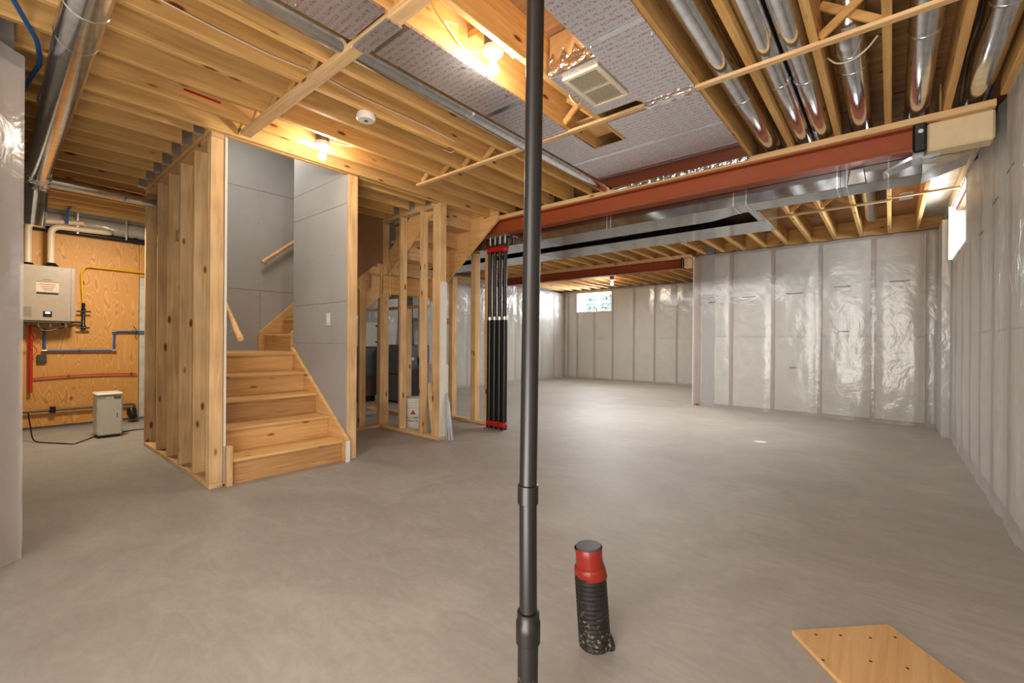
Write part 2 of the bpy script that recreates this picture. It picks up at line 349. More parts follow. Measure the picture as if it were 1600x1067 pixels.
# headers over the stair opening
for y0, y1 in ((1.025, 1.063), (1.066, 1.104)): obj('header', MB().box(-5.86, -3.785, y0+.02, y1+.02, H, JT), 'joist_x', ceiling, bevel=.003)
obj('header', MB().box(-4.95, -3.785, 3.24, 3.278, H, JT), 'joist_x', ceiling, bevel=.003)
obj('header', MB().box(-5.86, -3.785, 4.10, 4.16, H, JT), 'joist_x', ceiling, bevel=.003)
obj('trimmer', MB().box(-3.84, -3.80, 1.12, 2.2, H+.0, JT), 'joist_y', ceiling, bevel=.003)
# joist hangers (sheet-metal stirrups)
def hanger(x, y, sgn):
    t = .004; w = .024; d = .06
    mb = MB()
    for a in (-1, 1): mb.box(x+a*w-t/2, x+a*w+t/2, min(y, y+sgn*d), max(y, y+sgn*d), H-.004, H+.11)
    mb.box(x-w, x+w, min(y, y+sgn*d), max(y, y+sgn*d), H-.006, H-.002)
    for a in (-1, 1): mb.box(x+a*(w+.014)-.014, x+a*(w+.014)+.014, y-.002, y+.002, H, H+.10)
    obj('joist_hanger', mb, 'hanger', ceiling)
for x in LEFT:
    if x > -5.88: hanger(x, 1.043, -1)
for x in (-4.0, -4.3, -4.6): hanger(x, 3.238, -1)
# straps and cross bridging
obj('strap', MB().box(-3.53, .50, 2.70, 2.742, 2.600, 2.6195), 'stud_x', ceiling, bevel=.002)
obj('strap', MB().box(-3.62, -1.55, 1.195, 1.265, 2.585, 2.6195), 'stud_x', ceiling, bevel=.002)
obj('strap', MB().box(-1.15, .0, 6.12, 6.16, 2.600, 2.6195), 'stud_x', ceiling, bevel=.002)
obj('strap', MB().box(.0, .5, 6.02, 6.06, 2.600, 2.6195), 'stud_x', ceiling, bevel=.002)
obj('strap', MB().box(-5.6, -2.7, 9.1, 9.14, 2.600, 2.6195), 'stud_x', ceiling, bevel=.002)
def bridging(xs, y):
    for a, b in zip(xs[:-1], xs[1:]):
        hi, lo = max(a, b)-.019, min(a, b)+.019
        obj('bridging', MB().bar((lo, y-.02, H+.02), (hi, y-.02, JT-.03), .019, .04, (0, 0, 1)), 'joist_x', ceiling, bevel=.002)
        obj('bridging', MB().bar((lo, y+.02, JT-.03), (hi, y+.02, H+.02), .019, .04, (0, 0, 1)), 'joist_x', ceiling, bevel=.002)
bridging([-.023, -.305], 2.74); bridging([-1.53, -1.79], 2.66)
bridging([-1.19, -1.53], 2.66)
bridging([-2.37, -2.67, -2.93, -3.22, -3.5], 2.76)
bridging([-2.37, -2.67, -2.93, -3.22, -3.5, -3.765], 1.25); bridging([-1.53, -1.79], 1.25)
bridging([-.33, -.63, -.93], 6.1); bridging([-4.56, -4.88, -5.2], 9.0)
# blocking under the subfloor beyond the stair

# ------------------------------------------------------------------ insulated walls behind poly film
def film_wall(name, p0, p1, z1, studs, filmmat, nrm, hole=None, splitz=1.2, thick=.14, stag=0.0, amp=.008, marks=()):
    """p0->p1 footprint of the film face, nrm points into the room"""
    P0, P1 = Vector((p0[0], p0[1], 0)), Vector((p1[0], p1[1], 0)); d = P1-P0; L = d.length; d.normalize(); n = Vector((nrm[0], nrm[1], 0)).normalized()
    def W(s, t, z): return tuple(P0+d*s+n*t+Vector((0, 0, z)))
    def slab(s0, s1, t0, t1, za, zb):
        mb = MB(); b = [W(s, t, z) for z in (za, zb) for t in (t0, t1) for s in (s0, s1)]
        mb.v = b; mb.f = [(0, 2, 3, 1), (4, 5, 7, 6), (0, 1, 5, 4), (2, 6, 7, 3), (0, 4, 6, 2), (1, 3, 7, 5)]; return mb
    def minus(s0, s1, za, zb):
        if not hole: return [(s0, s1, za, zb)]
        a, b, c, e = hole; out = []
        if s1 <= a or s0 >= b or zb <= c or za >= e: return [(s0, s1, za, zb)]
        if s0 < a: out.append((s0, a, za, zb))
        if s1 > b: out.append((b, s1, za, zb))
        u0, u1 = max(s0, a), min(s1, b)
        if za < c: out.append((u0, u1, za, c))
        if zb > e: out.append((u0, u1, e, zb))
        return [o for o in out if o[1]-o[0] > .01 and o[3]-o[2] > .01]
    back = MB()
    for q in minus(-.0, L+.0, 0, max(z1, JT)):
        x = slab(q[0], q[1], -thick-.2, -thick, q[2], q[3]); b = len(back.v); back.v += x.v; back.f += [tuple(b+i for i in f) for f in x.f]
    root = struct(name, back, 'found')
    obj('bottom_plate', slab(0, L, -.115, -.026, .0, .038), 'wallstud', root)
    obj('top_plate', slab(0, L, -.115, -.026, z1-.04, z1-.002), 'wallstud', root)
    ss = sorted(studs)
    for s in ss:
        for q in minus(s-.019, s+.019, .038, z1-.04): obj('stud', slab(q[0], q[1], -.115, -.022, q[2], q[3]), 'wallstud', root)
    edges = [-.02]+ss+[L+.02]
    for a, b in zip(edges[:-1], edges[1:]):
        if b-a < .08: continue
        for za, zb in ((.05, splitz-.004), (splitz+.004, z1-.045)):
            for q in minus(a+.028, b-.028, za, zb):
                # pillowed batt face
                mb = MB(); nx, nz = 4, 5
                for i in range(nx+1):
                    for k in range(nz+1):
                        u, v = i/nx, k/nz; t = -.032+.024*(math.sin(math.pi*u)*math.sin(math.pi*v))**.5
                        mb.v.append(W(q[0]+(q[1]-q[0])*u, t, q[2]+(q[3]-q[2])*v))
                for i in range(nx):
                    for k in range(nz):
                        j = i*(nz+1)+k; mb.f.append((j, j+1, j+nz+2, j+nz+1))
                bb = len(mb.v)
                mb.v += [W(q[0], -.12, q[2]), W(q[1], -.12, q[2]), W(q[1], -.12, q[3]), W(q[0], -.12, q[3])]
                mb.f.append((bb, bb+1, bb+2, bb+3))
                obj('insulation_batt', mb, 'batt', root, smooth=True)
    # the film
    nx, nz = max(4, int(L/.045)), int(z1/.05); mb = MB(); idx = {}
    for i in range(nx+1):
        for k in range(nz+1):
            s, z = L*i/nx, z1*k/nz
            ds = min([abs(s-q) for q in ss]+[9]); pil = min(1, ds/.12)
            f = noise.noise(Vector((s*7+stag, z*1.6, stag)))*amp+noise.noise(Vector((s*2.2+9, z*3+stag, 3)))*amp*1.2
            idx[i, k] = len(mb.v); mb.v.append(W(s, pil*(.004+abs(f))+.002-.012*(1-pil), z))
    for i in range(nx):
        for k in range(nz):
            s, z = L*(i+.5)/nx, z1*(k+.5)/nz
            if hole and hole[0] < s < hole[1] and hole[2] < z < hole[3]: continue
            mb.f.append((idx[i, k], idx[i+1, k], idx[i+1, k+1], idx[i, k+1]))
    obj('plastic_sheet', mb, filmmat, root, smooth=True)
    for (s, z, wd) in marks:
        mk = MB(); random.seed(int(s*100)); x = s
        while x < s+wd:
            l = random.uniform(.006, .02); q = slab(x, x+l, .016, .0165, z, z+.012); b = len(mk.v); mk.v += q.v; mk.f += [tuple(b+i for i in f) for f in q.f]; x += l+.006
        obj('printed_mark', mk, 'greyink', root)
    return root, W
big_st = [.03, .605, 1.215, 1.835, 2.45, 3.02, 3.13]
film_wall('wall_back', (-2.64, 8.05), (.54, 8.05), 2.62, big_st, 'film_x', (0, -1), marks=((.25, 1.78, .12), (.78, 1.84, .2), (1.4, 1.86, .2), (2.0, 1.92, .2), (2.62, 1.95, .2), (1.45, .72, .1), (2.06, 1.27, .1)), stag=1)
film_wall('wall_partition', (-2.64, 8.05), (-2.64, 11.5), 2.62, [.04, .61, 1.2, 1.8, 2.4, 3.0], 'film_x', (-1, 0), stag=5)
far_st = [.03, .16, .49, 1.07, 1.66, 2.30, 2.885, 3.475, 4.07, 4.66]
film_wall('wall_far', (-7.66, 11.45), (-2.64, 11.45), 2.60, far_st, 'film_x', (0, -1), hole=(.49, 1.645, 1.98, 2.54), stag=9)
film_wall('wall_left', (-7.66, 1.40), (-7.66, 11.45), 2.56, [.02+.6*k for k in range(17)], 'film_fold', (1, 0), stag=13, amp=.02)
film_wall('wall_right', (.54, 8.05), (.54, -2.9), 2.66, [.6*k+.3 for k in range(18)], 'film_fold', (-1, 0), hole=(.90, 2.10, 2.08, 2.65), stag=17, amp=.012,
          marks=((3.0, 1.95, .2), (3.6, 2.05, .2), (4.1, 2.12, .2)))
film_wall('wall_near_left', (-3.30, .128), (-3.30+.42*.69, .128-.42*.72), 2.50, [.02, .06, .4], 'film_near', (.72, .69), stag=21, amp=.02)
film_wall('wall_near_side', (-3.01, -.174), (-3.01, -2.9), 2.60, [.3+.6*k for k in range(5)], 'film_fold', (1, 0), stag=25, amp=.02)
film_wall('wall_front', (.54, -2.8), (-3.01, -2.8), 2.62, [.3+.6*k for k in range(6)], 'film_x', (0, 1), stag=29)
struct('wall_utility_side', MB().box(-7.9, -3.42, -.05, .09, 0, JT), 'found')
# the boxed-out bump at the foot of the right corner
wr = MB(); wr.box(.47, .54, 7.32, 8.02, 0, 2.56)
wf = MB().box(.458, .466, 7.312, 8.03, 0, 2.57).box(.458, .53, 7.300, 7.308, 0, 2.57)
obj('plastic_sheet', wf, 'film_x', bpy.data.objects['wall_right'])
obj('corner_bulkhead', wr, 'batt', bpy.data.objects['wall_right'], bevel=.01)

struct('trim_3', MB().box(-8.0, -7.66, 11.45, 11.8, 0, JT).box(.54, .9, 8.05, 8.4, 0, JT).box(.54, .9, -3.1, -2.8, 0, JT).box(-3.3, -3.01, -3.1, -2.8, 0, JT), 'found')
struct('ground', MB().box(-16, -7.9, 11.9, 26, 1.4, 1.6).box(-7.9, 0, 11.9, 26, 1.4, 1.6), 'found')
obj('rim_board', MB().box(-2.62, .52, 8.095, 8.12, 2.625, 2.858), 'joist_x', bpy.data.objects['wall_back'])
obj('rim_insulation', MB().box(.30, .52, 4.7, 8.09, 2.79, 2.855).box(.515, .535, 4.7, 8.09, 2.67, 2.79), 'batt', bpy.data.objects['wall_back'])
obj('sealant_bead', MB().tube([(-2.63+.1*i, 8.035, 2.612+.006*math.sin(i*1.9)) for i in range(32)], .007, 6), 'greyink', bpy.data.objects['wall_back'])
obj('corner_board', MB().box(-2.652, -2.640, 8.028, 8.05, 0, 2.6), 'white_gyp', bpy.data.objects['wall_back'])
# plywood utility wall
wu = struct('wall_utility', MB().box(-7.9, -7.67, -.1, 1.40, 0, JT), 'found')
obj('plywood_sheet', MB().box(-7.67, -7.65, .05, 1.325, .05, 2.40), 'plywood', wu, bevel=.002)
obj('plywood_strip', MB().box(-7.67, -7.652, 1.329, 1.42, 1.92, 2.40), 'plywood', wu, bevel=.002)
g = MB(); nx = 10
obj('insulation_batt', MB().box(-7.67, -7.655, 1.335, 1.42, .05, 1.91), 'batt', wu)
mb = MB()
pts = []
for i in range(25):
    y = .06+i*(1.36/24)
    for k in range(9):
        a = -math.pi/2+math.pi*k/8; r = .085+.02*noise.noise(Vector((y*6, k*.5, 2)))
        mb.v.append((-7.66+math.cos(a)*r*1.1, y, 2.50+math.sin(a)*.10))
for i in range(24):
    for k in range(8):
        j = i*9+k; mb.f.append((j, j+1, j+10, j+9))
obj('wrapped_insulation', mb, 'dirty', wu, smooth=True)
mb2 = MB(); mb2.v = [(x+.004, y, z) for x, y, z in mb.v]; mb2.f = mb.f
obj('plastic_sheet', mb2, 'film_x', wu, smooth=True)

# ------------------------------------------------------------------ windows
wd = struct('window_1', MB().box(.50, .84, 7.145, 7.17, 2.07, 2.68), 'paint_white')      # far jamb
obj('head', MB().box(.53, .84, 5.93, 7.145, 2.655, 2.68), 'paint_white', wd)
obj('near_jamb', MB().box(.53, .84, 5.92, 5.945, 2.07, 2.655), 'paint_white', wd)
obj('sill', MB().box(.53, .84, 5.945, 7.145, 2.055, 2.08), 'paint_white', wd)
fr = MB(); fr.box(.80, .84, 5.945, 7.145, 2.08, 2.12); fr.box(.80, .84, 5.945, 7.145, 2.615, 2.655); fr.box(.80, .84, 5.945, 5.985, 2.12, 2.615); fr.box(.80, .84, 7.105, 7.145, 2.12, 2.615); fr.box(.80, .84, 6.52, 6.56, 2.12, 2.615)
obj('window_frame', fr, 'white', wd, bevel=.003)
obj('pane', MB().box(.818, .822, 5.985, 7.105, 2.12, 2.615), 'glass', wd)
X0, X1, Z0, Z1 = -7.17, -6.015, 1.98, 2.54
wd = struct('window_2', MB().box(X0, X0+.02, 11.44, 11.72, Z0, Z1).box(X1-.02, X1, 11.44, 11.72, Z0, Z1).box(X0, X1, 11.44, 11.72, Z0-.02, Z0).box(X0, X1, 11.44, 11.72, Z1-.02, Z1), 'paint_white')
fr = MB(); Y = 11.66
fr.box(X0+.02, X1-.02, Y, Y+.05, Z0, Z0+.05); fr.box(X0+.02, X1-.02, Y, Y+.05, Z1-.07, Z1-.02); fr.box(X0+.02, X0+.07, Y, Y+.05, Z0+.05, Z1-.07); fr.box(X1-.07, X1-.02, Y, Y+.05, Z0+.05, Z1-.07); fr.box(-6.60, -6.55, Y, Y+.05, Z0+.05, Z1-.07)
obj('window_frame', fr, 'white', wd, bevel=.003)
for a, b in ((X0+.07, -6.60), (-6.55, X1-.07)): obj('pane', MB().box(a, b, Y+.02, Y+.024, Z0+.05, Z1-.07), 'glass', wd)
o = obj('sash', MB().bar((-6.62, Y-.02, Z0+.04), (-6.49, Y-.1, Z1-.08), .03, .03), 'greypipe', wd)
# outside the far window: neighbour's siding and a strip of garden
nb = thing('neighbour_house', (-6.6, 15.2, 1.6), 'pale clapboard house seen outside the small far window', 'house')
for k in range(9): obj('siding_board', MB().prism([(15.2, 1.6+.16*k), (15.17, 1.6+.16*k), (15.19, 1.76+.16*k), (15.2, 1.76+.16*k)], 'x', -10.5, -5.6), 'siding', nb)
sh = MB()
random.seed(3)
for k in range(520):
    c = Vector((-7.4+random.uniform(-1.6, 1.6), 14.2+random.uniform(-.25, .25), 2.45+random.uniform(-.83, .85))); r = random.uniform(.03, .07)
    d1 = Vector((random.uniform(-1, 1), random.uniform(-1, 1), random.uniform(-1, 1))).normalized()*r; d2 = d1.orthogonal().normalized()*r*.5
    b = len(sh.v); sh.v += [tuple(c-d1), tuple(c+d2), tuple(c+d1), tuple(c-d2)]; sh.f.append((b, b+1, b+2, b+3))
tag(obj('shrub', sh, 'leaf'), 'green shrub outside the small far window', 'shrub')
bpy.data.objects['shrub']['kind'] = 'stuff'

# ------------------------------------------------------------------ stud walls
def stud_wall(label, studs, plates, tall=(.038, 2.582), loc=(0, 0, 0), mat='stud_z'):
    t = thing('stud_wall', loc, label, 'wall frame')
    for b in studs: obj('stud', MB().box(*b), mat, t, bevel=.003)
    for nm, b, mt in plates: obj(nm, MB().box(*b), mt, t, bevel=.003)
    return t
y0, y1 = 1.06, 1.15
xs = [-5.855, -5.36, -4.975, -4.605, -4.215, -3.828]
t = stud_wall('long spruce stud wall on the left side of the stairs', [(x, x+.038, y0, y1, .038, 2.582) for x in xs]+[(-3.8-.075, -3.8-.037, y0, y1, .038, 2.582)] ,
   [('bottom_plate', (-5.86, -3.785, y0, y1, 0, .038), 'stud_x'), ('top_plate', (-5.86, -3.785, y0, y1, 2.582, 2.62), 'stud_x')], loc=(-4.8, 1.1, 0))
obj('blocking', MB().box(-4.93, -4.61, 1.11, 1.149, 1.98, 2.07), 'stud_x', t)
dry = obj('drywall', MB().box(-5.87, -3.785, 1.151, 1.164, .02, 3.6), 'drywall', t, label='grey drywall skin on the stair side')
obj('drywall_edge', MB().box(-3.7845, -3.782, 1.150, 1.166, .30, 2.60), 'white_gyp', t)
y0, y1 = 2.15, 2.24
t = stud_wall('short stud wall clad in grey drywall beside the stairs', [(x, x+.038, y0, y1, .038, 2.582) for x in (-4.88, -4.46, -4.06)]+[(-3.865, -3.79, y0, y1, .0, 2.62)],
   [('bottom_plate', (-4.88, -3.865, y0, y1, 0, .038), 'stud_x'), ('top_plate', (-4.88, -3.865, y0, y1, 2.582, 2.62), 'stud_x')], loc=(-4.3, 2.2, 0))
for za, zc_ in ((0, 1.063), (1.066, 1.452), (1.456, 2.35), (2.354, 2.615)): obj('drywall', MB().box(-4.89, -3.81, 2.137, 2.149, za, zc_), 'drywall', t)
obj('drywall', MB().box(-4.89, -3.845, 2.137, 2.149, 2.618, 3.6), 'drywall', t)
for z in (.55, 1.03, 1.10, 1.42, 1.5, 1.9, 2.3, 2.4):
    for x in (-4.86, -4.45, -4.05): obj('screw_dimple', MB().box(x-.004, x+.004, 2.1365, 2.137, z-.004, z+.004), 'greyink', t)
obj('drywall_return', MB().prism([(2.15, 1.22), (3.16, 2.06), (3.24, 2.06), (3.24, 3.6), (2.15, 3.6)], 'x', -4.90, -4.888), 'paper_brown', t)
sw = obj('switch_plate', MB().box(-4.163, -4.093, 2.130, 2.137, 1.235, 1.355), 'white', t, bevel=.004, label='white double light switch plate')
obj('rocker', MB().box(-4.150, -4.132, 2.124, 2.130, 1.262, 1.328), 'white', sw, bevel=.002)
obj('rocker', MB().box(-4.124, -4.106, 2.124, 2.130, 1.262, 1.328), 'white', sw, bevel=.002)
# stairwell shell
sw = struct('wall_stair_back', MB().box(-5.98, -5.87, 1.15, 2.75, 0, 3.62).box(-5.98, -5.87, 2.75, 4.2, 1.75, 3.62), 'found')
obj('drywall', MB().box(-5.87, -5.858, 1.165, 2.16, .95, 1.69), 'drywall', sw)
obj('drywall', MB().box(-5.87, -5.858, 2.164, 2.75, .95, 1.69), 'drywall', sw)
obj('drywall', MB().box(-5.87, -5.858, 1.165, 4.15, 1.80, 2.90).box(-5.87, -5.858, 1.165, 2.75, 1.694, 1.80), 'drywall', sw)
obj('drywall', MB().box(-5.87, -5.858, 1.165, 4.15, 2.904, 3.6), 'drywall', sw)
for z in (1.3, 1.62, 1.76, 2.1, 2.5, 2.84, 2.96):
    for y in (1.78, 2.14): obj('screw_dimple', MB().box(-5.858, -5.8575, y-.004, y+.004, z-.004, z+.004), 'greyink', sw)
struct('trim_1', MB().box(-5.98, -3.78, 1.05, 4.2, 3.62, 3.66), 'drywall')
struct('trim_2', MB().box(-3.80, -3.78, 1.16, 4.1, JT+.03, 3.62).box(-5.87, -3.78, 4.08, 4.1, JT+.03, 3.62).box(-5.87, -3.78, 1.13, 1.15, JT+.03, 3.62), 'drywall')
# closet stud walls
t = stud_wall('stud wall of the closet, running back from the light switch wall', [(-4.94, -4.902, y, y+.089, .038, 2.58) for y in (2.93,)],
   [('bottom_plate', (-4.99, -4.90, 2.26, 3.22, 0, .038), 'stud_y')], loc=(-4.9, 2.7, 0))
t.children[0]
y0, y1 = 3.225, 3.315
t = stud_wall('short stud wall in front of the white bucket', [(-4.985, -4.910, y0, 3.35, .038, 2.582), (-4.525, -4.487, y0, y1, .038, 2.582), (-4.13, -4.092, y0, y1, .038, 2.582), (-3.90, -3.862, y0, y1, .038, 2.582), (-3.86, -3.822, y0, y1, .038, 2.582), (-3.82, -3.775, y0, y1, .038, 2.582)],
   [('bottom_plate', (-4.985, -3.775, y0, y1, 0, .038), 'stud_x'), ('top_plate', (-4.985, -3.775, y0, y1, 2.582, 2.62), 'stud_x')], loc=(-4.3, 3.19, 0))
obj('plastic_strip', MB().box(-3.774, -3.768, 3.23, 3.32, .04, 1.75), 'white_gyp', t, label='torn white strip stuck on the end stud')
y0, y1 = 4.255, 4.345
t = stud_wall('open stud wall beneath the upper stairs, left of the steel posts', [(-4.79, -4.71, y0, y1, .038, 2.0), (-4.345, -4.255, y0, y1, .038, 2.28), (-4.085, -4.0, y0, y1, .038, 2.40)],
   [('bottom_plate', (-4.8, -3.95, y0, y1, 0, .038), 'stud_x')], loc=(-4.4, 4.3, 0))
obj('blocking', MB().box(-4.95, -4.79, 4.27, 4.308, 1.33, 1.42), 'stud_x', t)
t = stud_wall('low stud partition deep in the furnace area', [(-6.1, -6.06, 3.96, 4.05, .038, 1.6), (-5.4, -5.36, 3.96, 4.05, .038, 1.6)],
   [('bottom_plate', (-6.4, -4.95, 3.96, 4.05, 0, .038), 'stud_x'), ('top_plate', (-6.4, -4.95, 3.96, 4.05, 1.56, 1.60), 'stud_x')], loc=(-5.7, 4.0, 0))

# ------------------------------------------------------------------ staircase
st = thing('staircase', (-4.3, 1.6, 0), 'unfinished pine stairs climbing between the grey drywall sides', 'stairs')
RI = .1935; RUN = .25; XF = -3.80
for k in range(5):
    x = XF-RUN*k
    obj('riser', MB().box(x-.018, x, 1.175, 2.098, RI*k, RI*(k+1)-.025), 'oak_x' if k in (0, 2) else 'stair_y', st, bevel=.001)
    if k < 4: obj('tread', MB().prism([(x+.026, RI*(k+1)-.003), (x+.030, RI*(k+1)-.012), (x+.026, RI*(k+1)-.025), (x-RUN-.0, RI*(k+1)-.025), (x-RUN, RI*(k+1))], 'y', 1.175, 2.098), 'stair_y', st)
XL = XF-RUN*4
obj('landing', MB().box(-5.855, XL+.028, 1.167, 2.20, .9675-.03, .9675), 'stair_y', st, bevel=.004)
sk = MB(); sk.prism([(XF+.075, 0), (XF+.075, .20), (XF+.04, .235), (XL-.06, 1.02), (XL-.1, .96), (XL-.1, 0)], 'y', 2.100, 2.134)
obj('skirt_board', sk, 'stair_x', st, bevel=.003)
obj('skirt_end', MB().box(XF+.074, XF+.082, 2.098, 2.136, 0, .19), 'paint_white', st)
obj('skirt_board', MB().prism([(XF+.02, 0), (XF+.02, .23), (XL-.06, .99), (XL-.1, 0)], 'y', 1.166, 1.174), 'stair_x', st)
obj('bottom_block', MB().box(-3.782, -3.752, 1.168, 1.205, 0, .30), 'stud_z', st, bevel=.002)
# second flight, climbing along the back wall
for k in range(5):
    y = 2.20+.22*k
    obj('riser', MB().box(-5.80, -4.90, y, y+.018, .9675+RI*k, .9675+RI*(k+1)-.025), 'stair_x', st, bevel=.001)
    obj('tread', MB().box(-5.80, -4.90, y-.028, y+.22 if k < 4 else 4.15, .9675+RI*(k+1)-.025, .9675+RI*(k+1)), 'stair_x', st, bevel=.004)
obj('stringer', MB().prism([(2.14, .97), (2.14, 1.18), (3.12, 2.10), (3.3, 2.10), (3.3, 1.75), (2.3, .97)], 'x', -5.856, -5.825), 'stair_y', st, bevel=.003)
obj('stringer', MB().prism([(2.14, .90), (2.14, 1.18), (3.12, 2.02), (3.30, 2.02), (3.30, 1.70), (2.25, .86)], 'x', -4.96, -4.925), 'stair_y', st, bevel=.003)
obj('landing_rim', MB().box(-4.93, -4.89, 3.25, 4.12, 1.69, 1.93), 'joist_y', st, bevel=.003)
for y in (3.4, 3.75): obj('landing_joist', MB().box(-5.8, -4.93, y, y+.038, 1.69, 1.88), 'joist_x', st)
# handrails
hr = thing('handrail', (-4.3, 1.25, 1.4), 'round wooden handrail low at the left foot of the stairs', 'handrail')
A, B = Vector((-3.70, 1.235, 1.10)), Vector((-4.85, 1.235, 2.0))
obj('rail', MB().tube([A, B], .021, 14), 'stair_x', hr, smooth=True)
for s in (.10, .8):
    p = A.lerp(B, s); obj('bracket', MB().tube([p+Vector((-.04, -.005, -.018)), p+Vector((-.06, -.05, -.05)), p+Vector((-.06, -.069, -.05))], .006, 8), 'hanger', hr, smooth=True)
hr = thing('handrail', (-5.79, 2.4, 2.2), 'wooden handrail higher up on the grey back wall', 'handrail')
A, B = Vector((-5.79, 2.16, 2.03)), Vector((-5.79, 3.1, 2.80))
obj('rail', MB().tube([A, B], .023, 14), 'stair_y', hr, smooth=True)
p = A.lerp(B, .06); obj('bracket', MB().tube([p, p+Vector((0, .0, -.05)), p+Vector((-.066, 0, -.06))], .006, 8), 'hanger', hr, smooth=True)

# third flight, seen from underneath
st3 = thing('stair_flight', (-4.3, 3.6, 2.2), 'underside of the upper stair flight rising to the red beam', 'stairs')
def zb(x, off): return off+(x+4.53)*.745
x0_, x1_ = -4.88, -3.79
obj('stringer', MB().prism([(x0_, zb(x0_, 1.895)), (x1_+.17, zb(x1_+.17, 1.895)), (x1_+.17, JT), (-4.1, JT), (x0_, zb(x0_, 2.17))], 'y', 3.99, 4.03), 'stair_x', st3, bevel=.003)
obj('stringer', MB().prism([(x0_, zb(x0_, 2.19)), (-3.80, zb(-3.80, 2.19)), (-3.80, JT), (-3.86, JT), (-4.06, JT), (x0_, zb(x0_, 2.49))], 'y', 3.318, 3.352), 'stair_x', st3, bevel=.003)
for k in range(5):
    x = -4.86+.255*k; z = .9675+RI*(5+k)
    obj('riser', MB().box(x, x+.016, 3.354, 3.988, z, z+RI-.02), 'stud_y', st3)
    obj('tread', MB().box(x-.02, x+.27, 3.354, 3.988, z+RI-.02, z+RI+.008), 'stud_y', st3)
tag(obj('drywall_scrap', MB().bar((-4.55, 3.335, 2.50), (-4.30, 3.335, 2.69), .014, .012), 'white_gyp'), 'thin white drywall edge above the closet stringer', 'trim')

# ------------------------------------------------------------------ main beam and far beam
def ibeam(label, x0, x1, y0, y1, z0, z1):
    t = thing('steel_beam', ((x0+x1)/2, (y0+y1)/2, z0), label, 'beam'); ym = (y0+y1)/2; tf = .010
    mb = MB(); mb.prism([(y0, z0), (y1, z0), (y1, z0+tf), (ym+.004, z0+tf), (ym+.004, z1-tf), (y1, z1-tf), (y1, z1), (y0, z1), (y0, z1-tf), (ym-.004, z1-tf), (ym-.004, z0+tf), (y0, z0+tf)], 'x', x0, x1)
    obj('beam_web', mb, 'beam', t)
    return t
b1 = ibeam('long red steel beam nearest the camera, under the joists', -7.6, .115, 4.05, 4.19, 2.41, 2.575)
obj('wood_plate', MB().box(-5.9, .49, 4.02, 4.20, 2.575, 2.619), 'stud_x', b1, bevel=.003)
bs = MB(); bs.box(.105, .175, 4.035, 4.20, 2.385, 2.60)
obj('end_strap', bs, 'black', b1, bevel=.012, label='black plastic wrapped beam end')
obj('bolt', MB().tube([(.145, 4.036, 2.52), (.145, 4.024, 2.52)], .014, 10), 'hanger', b1)
tag(obj('foam_block', MB().box(.177, .49, 4.055, 4.20, 2.385, 2.573), 'foam', bevel=.012), 'cream block closing the beam pocket at the right wall', 'block')
b2 = ibeam('second red steel beam far back near the small window', -7.6, -2.79, 7.86, 8.0, 2.395, 2.56)
obj('wood_plate', MB().box(-7.6, -2.65, 7.85, 8.02, 2.56, 2.62), 'stud_x', b2)
obj('end_strap', MB().box(-2.80, -2.765, 7.84, 8.01, 2.39, 2.58), 'black', b2, bevel=.01)
tag(obj('wood_block', MB().box(-2.76, -2.66, 7.87, 8.03, 2.40, 2.558), 'stud_x', bevel=.01), 'wood block between the far beam and the partition wall', 'block')

# bundle of steel posts
for k in range(4):
    x = -3.87+.083*k; y = 4.13
    lab = ['leftmost', 'second from left', 'third from left', 'rightmost'][k]+' of the four black steel posts under the red beam'
    p = thing('steel_post', (x, y, 0), lab, 'post', 'black steel posts taped together')
    obj('tube', MB().tube([(x, y, .012), (x, y, 1.38)], .036, 20), 'black', p, smooth=True)
    obj('inner_tube', MB().tube([(x, y, 1.38), (x, y, 2.30)], .026, 20), 'black', p, smooth=True)
    obj('collar', MB().tube([(x, y, 1.36), (x, y, 1.40)], .038, 20), 'hanger', p, smooth=True)
    obj('screw', MB().tube([(x, y, 2.30), (x, y, 2.396)], .014, 12), 'hanger', p, smooth=True)
    obj('base_plate', MB().box(x-.041, x+.041, y-.06, y+.06, 0, .012), 'hanger', p)
    obj('top_plate', MB().box(x-.041, x+.041, y-.055, y+.055, 2.395, 2.409), 'hanger', p)
def band(z0, z1, nm, lab):
    mb = MB(); R_ = .039; ya = 4.13
    pts = []
    for k in range(13): a = math.pi/2+math.pi*k/12; pts.append((-3.87+math.cos(a)*R_, ya+math.sin(a)*R_))
    for k in range(13): a = -math.pi/2+math.pi*k/12; pts.append((-3.621+math.cos(a)*R_, ya+math.sin(a)*R_))
    n = len(pts)
    for z in (z0, z1):
        for i, (x, y) in enumerate(pts): mb.v.append((x, y, z+(.012*math.sin(i*1.7) if z == z0 else 0)))
    for i in range(n): j = (i+1) % n; mb.f.append((i, j, n+j, n+i))
    o = obj(nm, mb, 'redtape', smooth=True); so_ = o.modifiers.new('s', 'SOLIDIFY'); so_.thickness = .002; so_.offset = 1
    tag(o, lab, 'tape')
band(2.20, 2.27, 'red_tape', 'red tape wound near the top of the black posts')
band(.035, .105, 'red_tape', 'red tape wound at the foot of the black posts')

